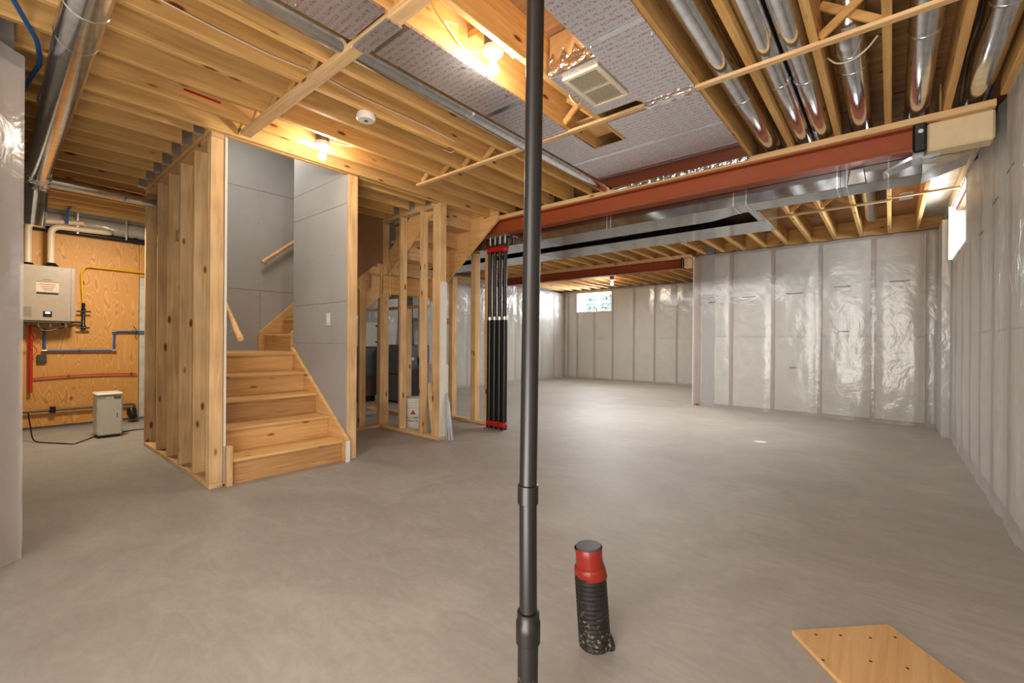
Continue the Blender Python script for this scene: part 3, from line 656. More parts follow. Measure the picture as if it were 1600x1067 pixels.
# ------------------------------------------------------------------ ducts
def duct(label, x0, x1, y0, y1, z0, z1, step=1.2, taper=None, group=None):
    t = thing('sheet_duct', ((x0+x1)/2, (y0+y1)/2, z0), label, 'duct', group)
    x = x1
    while x > x0+.05:
        a = max(x0, x-step)
        obj('duct_section', MB().box(a, x, y0, y1, z0, z1), 'galv_duct', t, bevel=.002)
        if a > x0+.05:
            for e in (-.02, .02): obj('seam', MB().box(a+e-.004, a+e+.004, y0-.006, y1+.006, z0-.006, z1+.003), 'galv', t)
        x = a-.0005
    return t
d1 = duct('main rectangular duct directly behind the near red beam', -7.5, -1.35, 4.20, 4.60, 2.283, 2.54, .9)
tr = MB(); tr.v = [(-1.35, 4.20, 2.283), (-1.35, 4.60, 2.283), (-1.35, 4.60, 2.54), (-1.35, 4.20, 2.54), (-1.05, 4.20, 2.283), (-1.05, 4.46, 2.283), (-1.05, 4.46, 2.54), (-1.05, 4.20, 2.54)]
tr.f = [(0, 1, 2, 3), (4, 5, 6, 7), (0, 1, 5, 4), (1, 2, 6, 5), (2, 3, 7, 6), (3, 0, 4, 7)]
obj('transition', tr, 'galv_duct', d1)
for a, b in ((-1.05, -.30), (-.30, .16)): obj('duct_section', MB().box(a+.001, b, 4.20, 4.46, 2.283, 2.54), 'galv_duct', d1, bevel=.002)
for x in (-1.05, -.95, -.32, -.26, -.02): obj('seam', MB().box(x-.004, x+.004, 4.196, 4.466, 2.278, 2.54), 'galv', d1)
tr = MB(); tr.v = [(.16, 4.20, 2.283), (.16, 4.46, 2.283), (.16, 4.46, 2.54), (.16, 4.20, 2.54), (.40, 4.22, 2.37), (.40, 4.48, 2.37), (.40, 4.48, 2.56), (.40, 4.22, 2.56)]
tr.f = [(0, 1, 2, 3), (4, 5, 6, 7), (0, 1, 5, 4), (1, 2, 6, 5), (2, 3, 7, 6), (3, 0, 4, 7)]
obj('end_boot', tr, 'galv', d1)
obj('shelf_duct', MB().prism([(-.05, 2.31), (.10, 2.37), (.38, 2.40), (.38, 2.41), (.10, 2.395), (-.05, 2.32)], 'y', 4.12, 4.198), 'galv', d1)
obj('takeoff', MB().prism([(-.262, 2.285), (-.142, 2.285), (-.158, 2.40), (-.242, 2.40)], 'y', 4.185, 4.199), 'galv', d1, bevel=.006)
d2 = duct('second rectangular duct running parallel behind the main one', -7.5, -.92, 4.86, 5.34, 2.283, 2.50, .9)
obj('crossover', MB().box(-.99, -.93, 4.462, 4.858, 2.285, 2.50), 'galv_duct', d2, bevel=.002)
obj('end_cap', MB().box(-.919, -.912, 4.47, 5.345, 2.278, 2.505), 'galv', d2)

# printed foil panned bays
def foilpanel(label, rects, zb=2.606, seams=(), screws=()):
    t = thing('foil_duct', (rects[0][0], rects[0][2], zb), label, 'duct')
    for r in rects:
        obj('foil_sheet', MB().box(r[0], r[1], r[2], r[3], zb, zb+.012), 'foil', t)
    for s in seams: obj('foil_tape', MB().box(s[0], s[1], s[2]-.018, s[2]+.018, zb-.002, zb), 'galv', t)
    for x, y in screws:
        obj('screw', MB().tube([(x, y, zb-.001), (x, y, zb-.006)], .007, 8), 'galv', t)
    return t
foilpanel('left printed foil panel over a joist bay beside the silver pipe', [(-2.08, -1.775, -2.5, 1.18), (-2.08, -1.775, 1.275, 3.235)],
   seams=((-2.08, -1.775, 2.17), (-2.08, -1.775, 1.30)), screws=[(-1.80, .3+.35*k) for k in range(8)]+[(-2.06, .5+.4*k) for k in range(7)])
foilpanel('right printed foil panel beside the ceiling grille', [(-1.20, -.887, -2.5, 1.975), (-1.20, -.887, 1.975, 3.235), (-1.50, -1.20, 2.09, 2.62), (-1.50, -1.20, 2.76, 3.235)],
   seams=((-1.20, -.887, 1.975),), screws=[(-.90, .9+.3*k) for k in range(8)]+[(-1.18, 1.0+.5*k) for k in range(3)])
foilpanel('wide printed foil sheets patched together just before the beam', [(-1.775, -1.50, 3.09, 3.235), (-2.08, -1.49, 3.238, 3.66), (-1.49, -.885, 3.238, 3.66), (-2.08, -.885, 3.662, 4.018)],
   seams=((-2.08, -.885, 3.24), (-2.08, -.885, 3.665)))
obj('metal_pan', MB().box(-2.08, -.887, 3.70, 4.017, 2.600, 2.604), 'galv_duct', bpy.data.objects['foil_duct.002'])
obj('foil_wrap', MB().box(-1.20, -.89, 2.692, 2.75, 2.592, 2.5995), 'foiltape', bpy.data.objects['foil_duct.001'])
obj('foil_wrap', MB().box(-2.08, -1.775, 1.188, 1.272, 2.576, 2.584), 'foil', bpy.data.objects['foil_duct'])
obj('foil_wrap', MB().box(-2.08, -.89, 4.0, 4.0195, 2.585, 2.612), 'foiltape', bpy.data.objects['foil_duct.002'])
# grille
gr = thing('ceiling_grille', (-1.33, 2.32, 2.58), 'ivory louvred air grille set in the right foil panel', 'vent')
X0, X1, Y0, Y1 = -1.445, -1.215, 2.13, 2.51; z0, z1 = 2.588, 2.605
fm = MB(); bw = .026
fm.box(X0, X1, Y0, Y0+bw, z0, z1); fm.box(X0, X1, Y1-bw, Y1, z0, z1); fm.box(X0, X0+bw, Y0+bw, Y1-bw, z0, z1); fm.box(X1-bw, X1, Y0+bw, Y1-bw, z0, z1)
obj('grille_frame', fm, 'ivory', gr, bevel=.003); ym = (Y0+Y1)/2
obj('mullion', MB().box(X0+bw, X1-bw, ym-.007, ym+.007, z0+.002, z1), 'ivory', gr)
obj('throat_shade', MB().box(X0+bw, X1-bw, Y0+bw, Y1-bw, z1-.001, z1), 'ink', gr)  # black sheet standing in for the shade behind the louvers
nl = 17
for k in range(nl):
    x = X0+bw+(X1-X0-2*bw)*(k+.5)/nl
    for a, b in ((Y0+bw, ym-.007), (ym+.007, Y1-bw)): obj('louver', MB().bar((x, a, z0+.004), (x, b, z0+.004), .0036, .005, (0, 0, 1)), 'ivory', gr)
bx = thing('grille_boot', (-1.35, 2.1, 2.62), 'shiny foil taped air boot above the grille', 'duct')
obj('boot_side', MB().box(-1.50, -1.205, 2.085, 2.10, 2.618, 2.84), 'board', bx)
mb = MB()
for i in range(13):
    for k in range(5): x = -1.50+.295*i/12; mb.v.append((x, 2.075-.012*noise.noise(Vector((i*1.3, k*1.7, 0))), 2.606+.024*k*(1+.4*math.sin(i*2))))
for i in range(12):
    for k in range(4): j = i*5+k; mb.f.append((j, j+1, j+6, j+5))
obj('crinkled_foil', mb, 'foiltape', bx)
obj('plywood_patch', MB().box(-1.769, -1.551, 2.80, 3.09, 2.70, 2.715), 'board', bx)

# round pipes
def arc_pipe(label, x, y0, r, zc=None, y1=4.46, group='round silver ducts in the joist bays', bands=(), start=None, mat='galv'):
    zc = zc or H+.018+r
    t = thing('round_duct', (x, (y0+y1)/2, zc-r), label, 'duct', group)
    pts = ([start] if start else [])+[(x, y0, zc), (x, y1, zc), (x, y1+.09, zc-.03), (x, y1+.12, 2.545)]
    obj('pipe', MB().tube(smooth_path(pts, 6, .12), r, 28), mat, t, smooth=True)
    for b in bands: obj('joint_band', MB().tube([(x, b-.008, zc), (x, b, zc), (x, b+.008, zc)], [r+.001, r+.005, r+.001], 28), 'galv', t, smooth=True)
    return t
arc_pipe('silver duct between the wide foil panel and the first joist at right', -.745, -2.4, .066, bands=(3.15,))
arc_pipe('left one of two silver ducts side by side in one joist bay', -.522, -2.4, .057, bands=(3.1,))
arc_pipe('right one of two silver ducts side by side in one joist bay', -.398, -2.4, .060, bands=(3.15,))
arc_pipe('short silver duct dropping from the subfloor near the strap', -.175, 2.86, .066, start=(-.175, 2.80, 2.86), bands=(3.02, 3.2))
arc_pipe('silver duct with a ring clamp left of the last open joist', .125, -2.4, .066, bands=(3.05,))
arc_pipe('silver duct closest to the right wall', .405, -2.4, .072, bands=(3.0,))
t = thing('round_duct', (-2.19, 1.6, 2.55), 'long blue-grey silver duct beside the left foil panel', 'duct', 'round silver ducts in the joist bays')
obj('pipe', MB().tube([(-2.19, -2.4, 2.655), (-2.19, 4.6, 2.655)], .062, 28), 'galv', t, smooth=True)
obj('joint_band', MB().tube([(-2.19, 2.10, 2.655), (-2.19, 2.11, 2.655), (-2.19, 2.12, 2.655)], [.062, .068, .062], 28), 'galv', t, smooth=True)
t = thing('round_duct', (-.2, 6.4, 2.6), 'silver duct in the far joist bay near the right window', 'duct', 'round silver ducts in the joist bays')
obj('pipe', MB().tube([(-.19, 4.8, 2.70), (-.19, 7.2, 2.70), (-.19, 7.32, 2.80)], .065, 24), 'galv', t, smooth=True)
tag(obj('foil_patch', MB().box(.06, .17, 6.05, 6.35, 2.64, 2.645), 'foiltape'), 'crinkled foil square taped beside the far joist', 'foil')
# big left pipe with branch
t = thing('vent_duct', (-4.0, .3, 2.5), 'large shiny round duct crossing under the joists at upper left', 'duct')
obj('pipe', MB().tube([(-1.6, .27, 2.535), (-5.55, .285, 2.50)], .078, 32), 'galv', t, smooth=True)
for x in (-2.62, -2.95, -3.9, -4.9): obj('joint_band', MB().tube([(x-.006, .275, 2.525), (x, .275, 2.525), (x+.006, .275, 2.525)], [.0785, .081, .0785], 32), 'galv', t, smooth=True)
obj('elbow', MB().tube(smooth_path([(-5.55, .285, 2.50), (-5.80, .285, 2.49), (-5.84, .26, 2.10)], 8, .16), .090, 24), 'galv', t, smooth=True)
obj('tape_wrap', MB().tube([(-5.50, .285, 2.50), (-5.56, .285, 2.50), (-5.64, .287, 2.50)], [.082, .098, .09], 20), 'foiltape', t)
t = thing('branch_duct', (-5.6, .7, 2.4), 'slim shiny duct branching towards the stud wall', 'duct')
obj('pipe', MB().tube([(-5.62, .36, 2.47), (-5.70, 1.7, 2.47)], .052, 24), 'galv', t, smooth=True)
obj('joint_band', MB().tube([(-5.648, .85, 2.47), (-5.649, .86, 2.47), (-5.65, .87, 2.47)], [.052, .057, .052], 24), 'galv', t, smooth=True)

# ------------------------------------------------------------------ lamps, smoke alarm
def lamp(label, x, y, zt, mat='bulb'):
    t = thing('ceiling_lamp', (x, y, zt), label, 'lamp', 'bare bulb lampholders')
    obj('mount', MB().tube([(x, y, zt+.10), (x, y, zt+.012)], .05, 24), 'cap', t, smooth=True)
    obj('lampholder', MB().tube([(x, y, zt+.012), (x, y, zt), (x, y, zt-.014), (x, y, zt-.022), (x, y, zt-.045)], [.056, .058, .052, .026, .022], 28), 'white', t, smooth=True)
    obj('socket', MB().tube([(x, y, zt-.045), (x, y, zt-.055)], .016, 16), 'white', t, smooth=True)
    prof = [(-.055, .013), (-.066, .018), (-.078, .025), (-.092, .030), (-.104, .030), (-.116, .025), (-.124, .015), (-.128, .004)]
    obj('bulb', MB().tube([(x, y, zt+a) for a, _ in prof], [b for _, b in prof], 20), mat, t, smooth=True)
lamp('glowing bulb on a white holder, near the black vertical pipe', -1.625, 1.745, 2.645)
lamp('glowing bulb above the grey drywall with the light switch', -3.40, 1.70, 2.63)
lamp('small distant glowing bulb near the far window', -5.15, 9.8, 2.60, 'bulb_far')
obj('joist_block', MB().box(-1.77, -1.55, 1.70, 1.79, 2.75, 2.79), 'joist_x', ceiling)
sa = thing('smoke_alarm', (-2.715, 1.65, 2.58), 'round white smoke alarm under a joist', 'smoke alarm')
obj('base', MB().tube([(-2.70, 1.65, 2.619), (-2.70, 1.65, 2.604)], .056, 28), 'white', sa, smooth=True)
obj('alarm_body', MB().tube([(-2.70, 1.65, 2.603), (-2.70, 1.65, 2.583), (-2.70, 1.65, 2.573)], [.062, .062, .052], 28), 'white', sa, smooth=True)
obj('test_button', MB().tube([(-2.70, 1.65, 2.573), (-2.70, 1.65, 2.569)], .012, 12), 'cap', sa)
def cable(label, pts, r=.0045, mat='cablewhite', name='cable'):
    tag(obj(name, MB().tube(smooth_path(pts, 5, .05), r, 8), mat, smooth=True), label, 'cable')
cable('white cable looping left into the lamp near the black pipe', [(-1.66, 1.74, 2.66), (-1.74, 1.66, 2.64), (-1.755, 1.58, 2.70), (-1.755, 1.50, 2.74), (-1.70, 1.56, 2.72)])
cable('white cable looping out right of the lamp near the black pipe', [(-1.59, 1.78, 2.66), (-1.555, 1.84, 2.63), (-1.60, 1.87, 2.66), (-1.63, 1.85, 2.72), (-1.65, 1.9, 2.78)])
cable('white cable running from the lamp above the light switch', [(-3.37, 1.73, 2.65), (-3.28, 1.9, 2.64), (-3.22, 2.0, 2.66), (-3.23, 1.85, 2.68)])
cable('white cable tails hanging beside the grille', [(-1.53, 2.30, 2.70), (-1.52, 2.33, 2.60), (-1.50, 2.38, 2.57), (-1.50, 2.44, 2.62)])
cable('white cable draped over the short silver duct', [(-.06, 2.95, 2.68), (-.10, 2.97, 2.64), (-.17, 3.02, 2.625), (-.24, 3.05, 2.65), (-.28, 3.05, 2.70)])
cable('white cable looping through holes near the strap', [(-2.90, 2.5, 2.72), (-2.80, 2.52, 2.66), (-2.70, 2.5, 2.72)])
cable('white cable hanging behind the closet studs', [(-4.86, 3.30, 2.1), (-4.85, 3.32, 2.0), (-4.84, 3.32, 1.65)])
cable('thin black hose hanging between the last two silver ducts', [(.325, 2.7, 2.83), (.315, 3.1, 2.66), (.31, 3.5, 2.70), (.33, 4.0, 2.64)], .007, 'black', 'hose')
for k, x in enumerate((-3.26, -3.46)):
    cable(['grey cable running along the joist right of the switch lamp', 'grey cable running along the joist left of the switch lamp'][k], [(x-.02, -.5, 2.74), (x-.022, 1.2, 2.735), (x-.02, 3.8, 2.74)], .004, 'greypipe')

random.seed(11)
for k, (jx, z, ya, yb) in enumerate(((-2.37, 2.74, -.6, 3.6), (-2.93, 2.76, -.6, 3.4), (-2.67, 2.70, .2, 2.4), (-4.53, 2.74, -.3, .98), (-3.93, 2.75, -.3, .98))):
    pp = [(jx+.026, ya+(yb-ya)*i/8, z+random.uniform(-.02, .02)) for i in range(9)]
    cable('white cable stapled along a joist, '+['beside the left silver duct', 'one bay right of the switch lamp', 'behind the smoke alarm', 'two joists in from the stair header', 'at the end of the stair header'][k], pp, .004)
o = obj('red_paint_stroke', MB().bar((-3.480, .82, 2.705), (-3.480, 1.03, 2.70), .002, .014), 'redtape', ceiling)

# ------------------------------------------------------------------ black drain pipe
px_, py_ = -.768, .98
t = thing('drain_pipe', (px_, py_, 0), 'thin black drain pipe standing full height in the foreground', 'pipe')
obj('lower_pipe', MB().tube([(px_+.004, py_, 0), (px_+.004, py_, .335)], .0285, 28), 'speck', t, smooth=True)
obj('lower_coupling', MB().tube([(px_+.004, py_, z) for z in (.262, .266, .30, .322, .326, .350, .352)], [.029, .034, .034, .034, .031, .031, .026], 28), 'abs', t, smooth=True)
obj('middle_pipe', MB().tube([(px_+.004, py_, .33), (px_, py_, .69)], .0245, 28), 'abs', t, smooth=True)
obj('upper_coupling', MB().tube([(px_, py_, z) for z in (.648, .650, .70, .702)], [.025, .029, .029, .025], 28), 'abs', t, smooth=True)
obj('upper_pipe', MB().tube([(px_, py_, .68), (px_+.022, py_, JT-.0005)], .0243, 28), 'abs', t, smooth=True)

# ------------------------------------------------------------------ floor stub
bx_, by_ = -.812, 1.437
t = thing('pipe_stub', (bx_, by_, 0), 'short corrugated black pipe stub with red taped top, on the floor', 'pipe')
lean = Vector((-.012/.38-.03, -.04, 0))
def L(z): return (bx_+lean.x*z, by_+lean.y*z, z)
pts, rs = [], []; z = 0.0
while z < .262:
    ph = (z/.0165) % 1; pts.append(L(z)); rs.append(.0545-.004*z+(.0035 if .25 < ph < .75 else 0)); z += .0041
obj('corrugated_sleeve', MB().tube(pts, rs, 32), 'speck', t, smooth=False)
tp = []; tr_ = []
for z, r in ((.250, .056), (.254, .0575), (.280, .0575), (.288, .055), (.292, .050), (.328, .049), (.352, .050), (.356, .048)): tp.append(L(z)); tr_.append(r)
o = obj('red_tape', MB().tube(tp, tr_, 32, caps=False), 'redfoil', t, smooth=True)
for v in o.data.vertices:
    n_ = noise.noise(v.co*34); v.co.x += n_*.006; v.co.y += n_*.006
obj('cap', MB().tube([L(.34), L(.358), L(.361)], [.046, .046, .043], 32), 'cap', t, smooth=True)
o = obj('mortar_lump', MB().tube([(bx_+.045, by_+.02, 0), (bx_+.048, by_+.02, .03), (bx_+.044, by_+.018, .055)], [.024, .016, .006], 10), 'speck', t, smooth=True)

# ------------------------------------------------------------------ board on floor
mb = MB(); P = [(-.278, 1.976), (.0, 2.267), (.40, 1.80), (.165, 1.51)]
P = [(-.278, 1.976), (-.0, 2.267), (.50, 1.68), (.185, 1.42)]
mb.prism(P, 'z', .0, .016)
t = thing('plywood_board', (0, 1.9, 0), 'tan plywood offcut lying on the concrete at lower right', 'board')
obj('sheet', mb, 'board', t, bevel=.001)
for x, y in ((-.205, 2.005), (-.135, 2.06), (-.05, 2.115), (-.045, 1.96), (-.17, 1.86), (.05, 2.0), (.0, 1.80), (.02, 2.18)):
    obj('nail_hole', MB().tube([(x, y, .0155), (x, y, .0165)], .005, 8), 'ink', t)

# ------------------------------------------------------------------ bucket
bx_, by_ = -4.60, 3.50
t = thing('bucket', (bx_, by_, 0), 'white paint bucket standing behind the closet studs', 'bucket')
obj('pail', MB().tube([(bx_, by_, 0), (bx_, by_, .006), (bx_, by_, .36), (bx_, by_, .366)], [.125, .130, .148, .148], 36), 'white', t, smooth=True)
for z in (.27, .30, .33): obj('rib', MB().tube([(bx_, by_, z-.004), (bx_, by_, z), (bx_, by_, z+.004)], [.146, .152, .146], 36), 'white', t, smooth=True)
obj('lid', MB().tube([(bx_, by_, .355), (bx_, by_, .358), (bx_, by_, .378), (bx_, by_, .382)], [.150, .155, .155, .146], 36), 'white', t, smooth=True)
ang = math.atan2(0-by_, 0-bx_)
def on_bucket(s, size, z, mat, da=0):
    # letters wrapped onto the pail one by one
    adv = size*.62; n = len(s); r = .1425+.0
    for i, ch in enumerate(s):
        a = ang+da+((i-(n-1)/2)*adv)/r
        if ch == ' ': continue
        text('lettering', ch, size, mat, (bx_+math.cos(a)*(r+.0015), by_+math.sin(a)*(r+.0015), z), (math.pi/2, 0, a+math.pi/2), t)
on_bucket('Benjamin', .042, .150, 'ink'); on_bucket('Moore', .042, .110, 'ink')
a = ang; rr = .1455
def bp(u, z): q = a+u/rr; return (bx_+math.cos(q)*rr, by_+math.sin(q)*rr, z)
mb = MB(); mb.v = [bp(-.035, .185), bp(.035, .185), bp(0, .245), bp(-.012, .187), bp(.018, .187), bp(.003, .215)]; mb.f = [(0, 3, 5, 2), (3, 4, 5), (4, 1, 2, 5)]
obj('red_triangle_logo', mb, 'redtape', t)

# metal corner strips leaning
for k in range(3):
    lab = ['nearest', 'middle', 'rearmost'][k]+' of the three grey steel strips leaning by the end stud'
    tag(obj('steel_strip', MB().bar((-3.70+.012*k, 3.27+.030*k, .004), (-3.762+.002*k, 3.325+.010*k, .52-.05*k), .03, .003, (1, 0, 0)), 'hanger'), lab, 'metal strip', 'leaning steel strips')
tag(obj('wood_shim', MB().bar((-3.99, 3.33, .02), (-4.12, 3.36, .60), .05, .012, (1, 0, 0)), 'stud_z'), 'thin dark wood scrap leaning behind the closet studs', 'wood scrap')
mb = MB(); mb.prism([(-4.10, .0), (-3.99, .0), (-4.07, .50)], 'y', 3.40, 3.408)
tag(obj('drywall_offcut', mb, 'white_gyp'), 'white torn offcut leaning behind the closet studs', 'offcut')

# ------------------------------------------------------------------ furnace corner
t = thing('furnace', (-6.6, 4.85, 0), 'dark grey furnace standing behind the closet studs', 'furnace')
obj('cabinet', MB().box(-7.02, -6.42, 4.66, 5.25, .03, 1.02), 'furnace', t, bevel=.01)
obj('door_seam', MB().box(-7.0, -6.418, 4.655, 4.66, .50, .515), 'ink', t)
obj('feet', MB().box(-6.98, -6.46, 4.70, 5.2, 0, .03), 'black', t)
obj('plenum', MB().prism([(-7.0, 1.02), (-6.45, 1.02), (-6.50, 1.5), (-6.50, 2.309), (-6.95, 2.309), (-6.95, 1.5)], 'y', 4.93, 5.23), 'galv_duct', t, bevel=.003)
obj('panel_label', MB().box(-6.419, -6.416, 4.8, 4.9, .75, .80), 'paper', t)
t = thing('return_cabinet', (-7.3, 4.4, 0), 'dark brown equipment cabinet left of the furnace', 'cabinet')
obj('cabinet', MB().box(-7.62, -7.10, 4.15, 4.60, .10, .98), 'brownbox', t, bevel=.01)
obj('skid', MB().box(-7.6, -7.12, 4.18, 4.57, 0, .10), 'black', t)
obj('door', MB().box(-7.10, -7.09, 4.18, 4.57, .45, .96), 'furnace', t, bevel=.003)
t = thing('ventilator_box', (-7.3, 4.4, 1.0), 'white ventilator box above the brown cabinet', 'ventilator')
obj('housing', MB().box(-7.62, -7.08, 4.12, 4.62, .982, 1.42), 'white', t, bevel=.01)
for z in (1.05, 1.34): obj('latch', MB().box(-7.08, -7.07, 4.55, 4.58, z, z+.03), 'ink', t)
tag(obj('vent_pipe', MB().tube(smooth_path([(-5.9, 4.62, 2.29), (-5.9, 4.62, .93), (-5.94, 4.66, .78)], 6, .1), .035, 16), 'pvc', smooth=True), 'cream vertical vent pipe beside the furnace', 'pipe')
tag(obj('pipe_boot', MB().tube([(-5.93, 4.65, .86), (-5.95, 4.68, .74), (-5.99, 4.72, .66)], [.045, .055, .045], 16), 'black', smooth=True), 'black rubber elbow under the cream vent pipe', 'elbow')
tag(obj('white_tank', MB().tube([(-6.05, 5.1, 0), (-6.05, 5.1, .02), (-6.05, 5.1, .66), (-6.05, 5.1, .70)], [.2, .21, .21, .17], 28), 'white', smooth=True), 'white tank on the floor right of the furnace', 'tank')

# ------------------------------------------------------------------ utility wall equipment
XW = -7.65; XH = -7.40
t = thing('water_heater', (-7.5, .5, 1.29), 'beige tankless water heater hung on the plywood wall', 'water heater')
obj('casing', MB().prism([(.22, 1.292), (.688, 1.292), (.696, 1.300), (.696, 1.915), (.688, 1.925), (.22, 1.925)], 'x', XW+.01, XH), 'heater', t, bevel=.012)
obj('bottom_lip', MB().box(XW+.02, XH-.01, .24, .66, 1.272, 1.291), 'cap', t)
obj('front_seam', MB().box(XH-.001, XH+.001, .655, .658, 1.31, 1.91), 'greypipe', t)
nt_ = obj('notice_label', MB().box(XH, XH+.002, .372, .555, 1.625, 1.735), 'paper', t)
for k, z in enumerate((1.708, 1.683, 1.663, 1.645)): obj('print_line', MB().box(XH+.002, XH+.003, .40+.01*k, .53-.008*k, z, z+.006), 'redtape' if k in (1, 2) else 'greyink', nt_)
obj('label_bar', MB().box(XH, XH+.003, .376, .552, 1.598, 1.618), 'ink', t)
obj('label_rule', MB().box(XH, XH+.003, .372, .552, 1.738, 1.742), 'greyink', t)
text('lettering', 'NAVIEN', .022, 'greyink', (XH+.001, .463, 1.762), (math.pi/2, 0, math.pi/2), t)
dp = obj('display', MB().box(XH, XH+.004, .428, .500, 1.338, 1.403), 'black', t)
obj('lit_screen', MB().box(XH+.004, XH+.005, .446, .486, 1.375, 1.398), 'screen', dp)
lp = obj('rating_label', MB().box(XH, XH+.002, .27, .345, 1.33, 1.455), 'heater', t)
for k in range(8): obj('print_line', MB().box(XH+.002, XH+.003, .275, .34, 1.34+.014*k, 1.345+.014*k), 'greyink', lp)
for y in (.49, .62, .40): obj('fitting', MB().tube([(-7.5, y, 1.272), (-7.5, y, 1.22)], .014, 10), 'brass', t, smooth=True)
def wallpipe(name, label, pts, r, mat, rad=.05, clips=()):
    tt = thing(name, pts[0], label, 'pipe')
    obj('run', MB().tube(smooth_path(pts, 6, rad), r, 14), mat, tt, smooth=True)
    for c in clips:
        c = Vector(c); obj('clip', MB().box(c.x-.02, c.x+r+.003, c.y-.008, c.y+.008, c.z-r-.006, c.z+r+.006), 'ink', tt)
    return tt
v1 = wallpipe('vent_pipe', 'left cream vent pipe rising from the water heater', [(-7.5, .315, 1.94), (-7.5, .315, 2.44), (-7.5, .77, 2.49)], .032, 'pvc', .09)
v2 = wallpipe('vent_pipe', 'right cream vent pipe rising from the water heater', [(-7.47, .495, 1.94), (-7.47, .495, 2.40), (-7.47, 1.0, 2.415), (-7.60, 1.03, 2.44)], .032, 'pvc', .09)
obj('rubber_collar', MB().tube([(-7.47, .495, 1.925), (-7.47, .495, 1.945), (-7.47, .495, 1.97)], [.065, .06, .038], 20), 'black', v2, smooth=True)
obj('rubber_collar', MB().tube([(-7.5, .315, 1.925), (-7.5, .315, 1.955)], [.055, .036], 20), 'black', v1, smooth=True)
w1 = wallpipe('drain_line', 'thick black pipe along the top of the plywood', [(-7.60, .2, 2.385), (-7.60, 1.42, 2.375)], .033, 'abs')
for y in (.46, 1.25): obj('coupling', MB().tube([(-7.60, y, 2.38), (-7.60, y+.05, 2.38)], .040, 16), 'abs', w1, smooth=True)
for k, (y, z) in enumerate(((.72, 2.44), (1.17, 2.44))):
    tag(obj('perforated_strap', MB().box(-7.505, -7.50, y-.008, y+.008, 2.36, 2.615), 'hanger'), ['left', 'right'][k]+' perforated metal strap holding the cream vent pipes', 'strap')
gp = wallpipe('gas_pipe', 'yellow gas pipe on the plywood wall', [(-7.61, 1.45, 1.975), (-7.61, .80, 1.985), (-7.61, .765, 1.9), (-7.61, .785, 1.53)], .0135, 'yellow', .06, clips=((-7.63, .785, 1.78),))
gv = thing('gas_valve', (-7.6, .78, 1.3), 'black iron gas valve assembly beneath the yellow pipe', 'valve')
obj('body', MB().tube([(-7.6, .785, z) for z in (1.53, 1.50, 1.47, 1.46, 1.43, 1.42, 1.40, 1.39, 1.26, 1.25, 1.21, 1.205)], [.017, .018, .012, .022, .022, .014, .014, .018, .018, .024, .024, .01], 14), 'black', gv, smooth=True)
obj('handle', MB().tube([(-7.58, .72, 1.425), (-7.58, .85, 1.425)], .010, 10), 'black', gv, smooth=True)
obj('handle', MB().tube([(-7.58, .72, 1.225), (-7.58, .84, 1.225)], .010, 10), 'black', gv, smooth=True)
obj('side_arm', MB().tube([(-7.6, .785, 1.29), (-7.6, .62, 1.295), (-7.55, .60, 1.26)], .014, 12), 'black', gv, smooth=True)
bl = wallpipe('blue_tube', 'blue water tube stepping along the plywood wall', [(-7.62, .455, 1.21), (-7.62, .455, .945), (-7.62, 1.072, .94), (-7.62, 1.078, 1.183), (-7.62, 1.45, 1.19)], .0115, 'blue', .012, clips=((-7.63, .75, .943), (-7.63, 1.26, 1.187)))
for y, z in ((.455, .945), (1.075, .94), (1.075, 1.183)): obj('elbow', MB().tube([(-7.62, y-.02, z), (-7.62, y+.02, z)], .015, 12), 'brass', bl, smooth=True)
wallpipe('red_tube', 'thin red water tube crossing the plywood wall', [(-7.62, .34, .625), (-7.62, .75, .645), (-7.62, 1.0, .645), (-7.62, 1.30, .63)], .009, 'red', .1, clips=((-7.63, .66, .642), (-7.63, 1.25, .633)))
wallpipe('red_tube', 'thick short red hose beneath the water heater', [(-7.60, .345, 1.25), (-7.60, .345, .46)], .016, 'red', .02)
gl = wallpipe('grey_tube', 'dark grey tube low along the plywood wall', [(-7.61, .15, .235), (-7.61, 1.28, .235), (-7.61, 1.28, .16)], .014, 'greypipe', .03)
obj('coupling', MB().box(-7.63, -7.585, .50, .55, .205, .28), 'black', gl, bevel=.004)
tag(obj('floor_drain_elbow', MB().tube([(-7.60, 1.25, .17), (-7.57, 1.25, .12), (-7.5, 1.25, .08)], [.05, .055, .04], 18), 'black', smooth=True), 'black drain elbow at the foot of the plywood wall', 'pipe fitting')
tag(obj('outlet_box', MB().box(-7.65, -7.615, .395, .475, .80, .90), 'cap', bevel=.006), 'small grey outlet box beneath the water heater', 'outlet')
cable('tangle of thin red wire beneath the water heater', [(-7.55, .30, 1.25), (-7.5, .38, 1.12), (-7.55, .33, 1.0), (-7.5, .30, 1.1), (-7.56, .40, .95), (-7.55, .36, .88)], .004, 'red', 'wire')
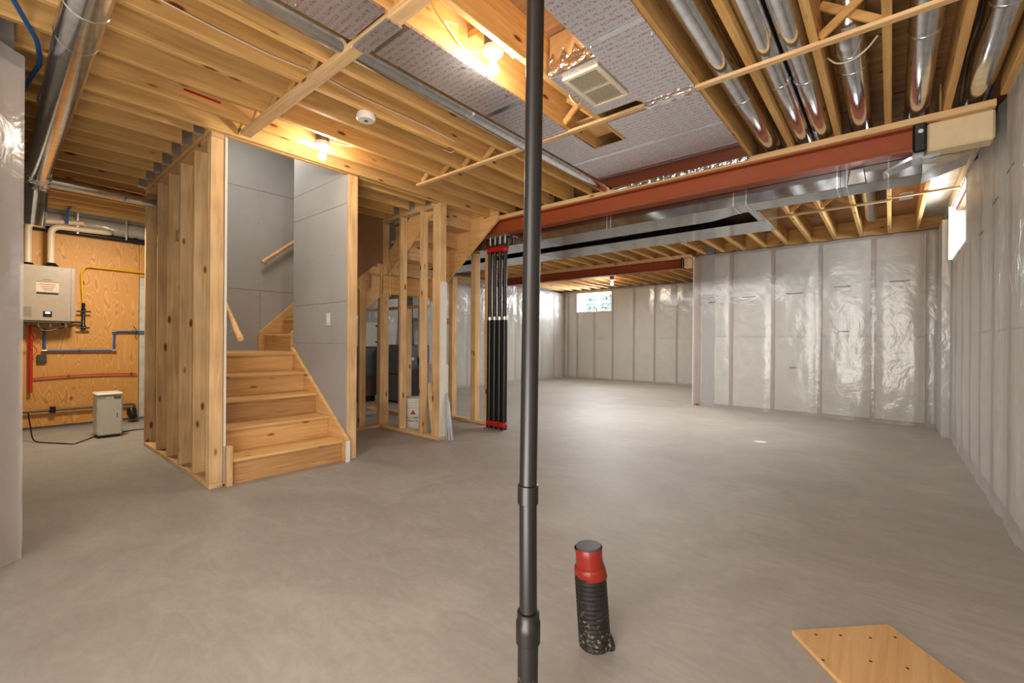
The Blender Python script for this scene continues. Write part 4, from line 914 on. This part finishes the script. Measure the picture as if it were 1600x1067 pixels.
cable('thin black wire drooping beneath the water heater', [(-7.5, .36, 1.24), (-7.48, .45, 1.17), (-7.5, .60, 1.22), (-7.52, .70, 1.24)], .004, 'black', 'wire')
cable('black wires sprouting at the right end of the blue tube', [(-7.62, 1.28, 1.10), (-7.58, 1.30, 1.20), (-7.60, 1.26, 1.26)], .004, 'black', 'wire')
cable('dark power cord lying on the floor near the dehumidifier', [(-7.0, .30, .30), (-6.9, .33, .02), (-6.8, .36, .006), (-6.4, .60, .006), (-6.75, .80, .006), (-6.9, 1.2, .006), (-6.6, 1.6, .006)], .006, 'black', 'power_cord')
cable('blue tube curving under the joists at the top left corner', [(-2.5, -.05, 2.60), (-3.0, .08, 2.60), (-3.3, .165, 2.60), (-3.55, .19, 2.60), (-3.85, .16, 2.60), (-4.2, .13, 2.60)], .011, 'blue', 'blue_tube')
cable('short dark blue tube rising above the plywood wall', [(-7.4, .62, 2.44), (-7.4, .62, 2.60), (-7.2, .74, 2.78)], .012, 'blue', 'blue_tube')
dh = thing('dehumidifier', (-6.6, .9, 0), 'white portable dehumidifier on the floor by the plywood wall', 'dehumidifier')
ca, sa_ = math.cos(.12), math.sin(.12)
obj('body', MB().prism([(.795, .03), (1.0, .03), (1.005, .05), (1.005, .46), (.79, .46), (.79, .05)], 'x', -6.86, -6.58), 'white', dh, bevel=.012)
obj('top_cover', MB().box(-6.87, -6.575, .782, 1.012, .465, .492), 'white', dh, bevel=.01)
obj('feet', MB().box(-6.84, -6.60, .81, .99, .0, .03), 'black', dh)
obj('energy_label', MB().box(-6.58, -6.5785, .93, .99, .425, .452), 'leaf', dh)
obj('vent_slot', MB().box(-6.58, -6.578, .955, .962, .22, .27), 'greyink', dh)
obj('logo_line', MB().box(-6.58, -6.578, .80, .86, .44, .444), 'greyink', dh)

# small clutter at the top of the far left wall
tag(obj('ledger_board', MB().box(-7.62, -6.9, 5.6, 7.4, 2.42, 2.46), 'stud_y'), 'wood ledger with hanging film near the far left wall', 'board')

# drop the builder's bookkeeping property
for o in bpy.data.objects:
    if '_loc' in o: del o['_loc']
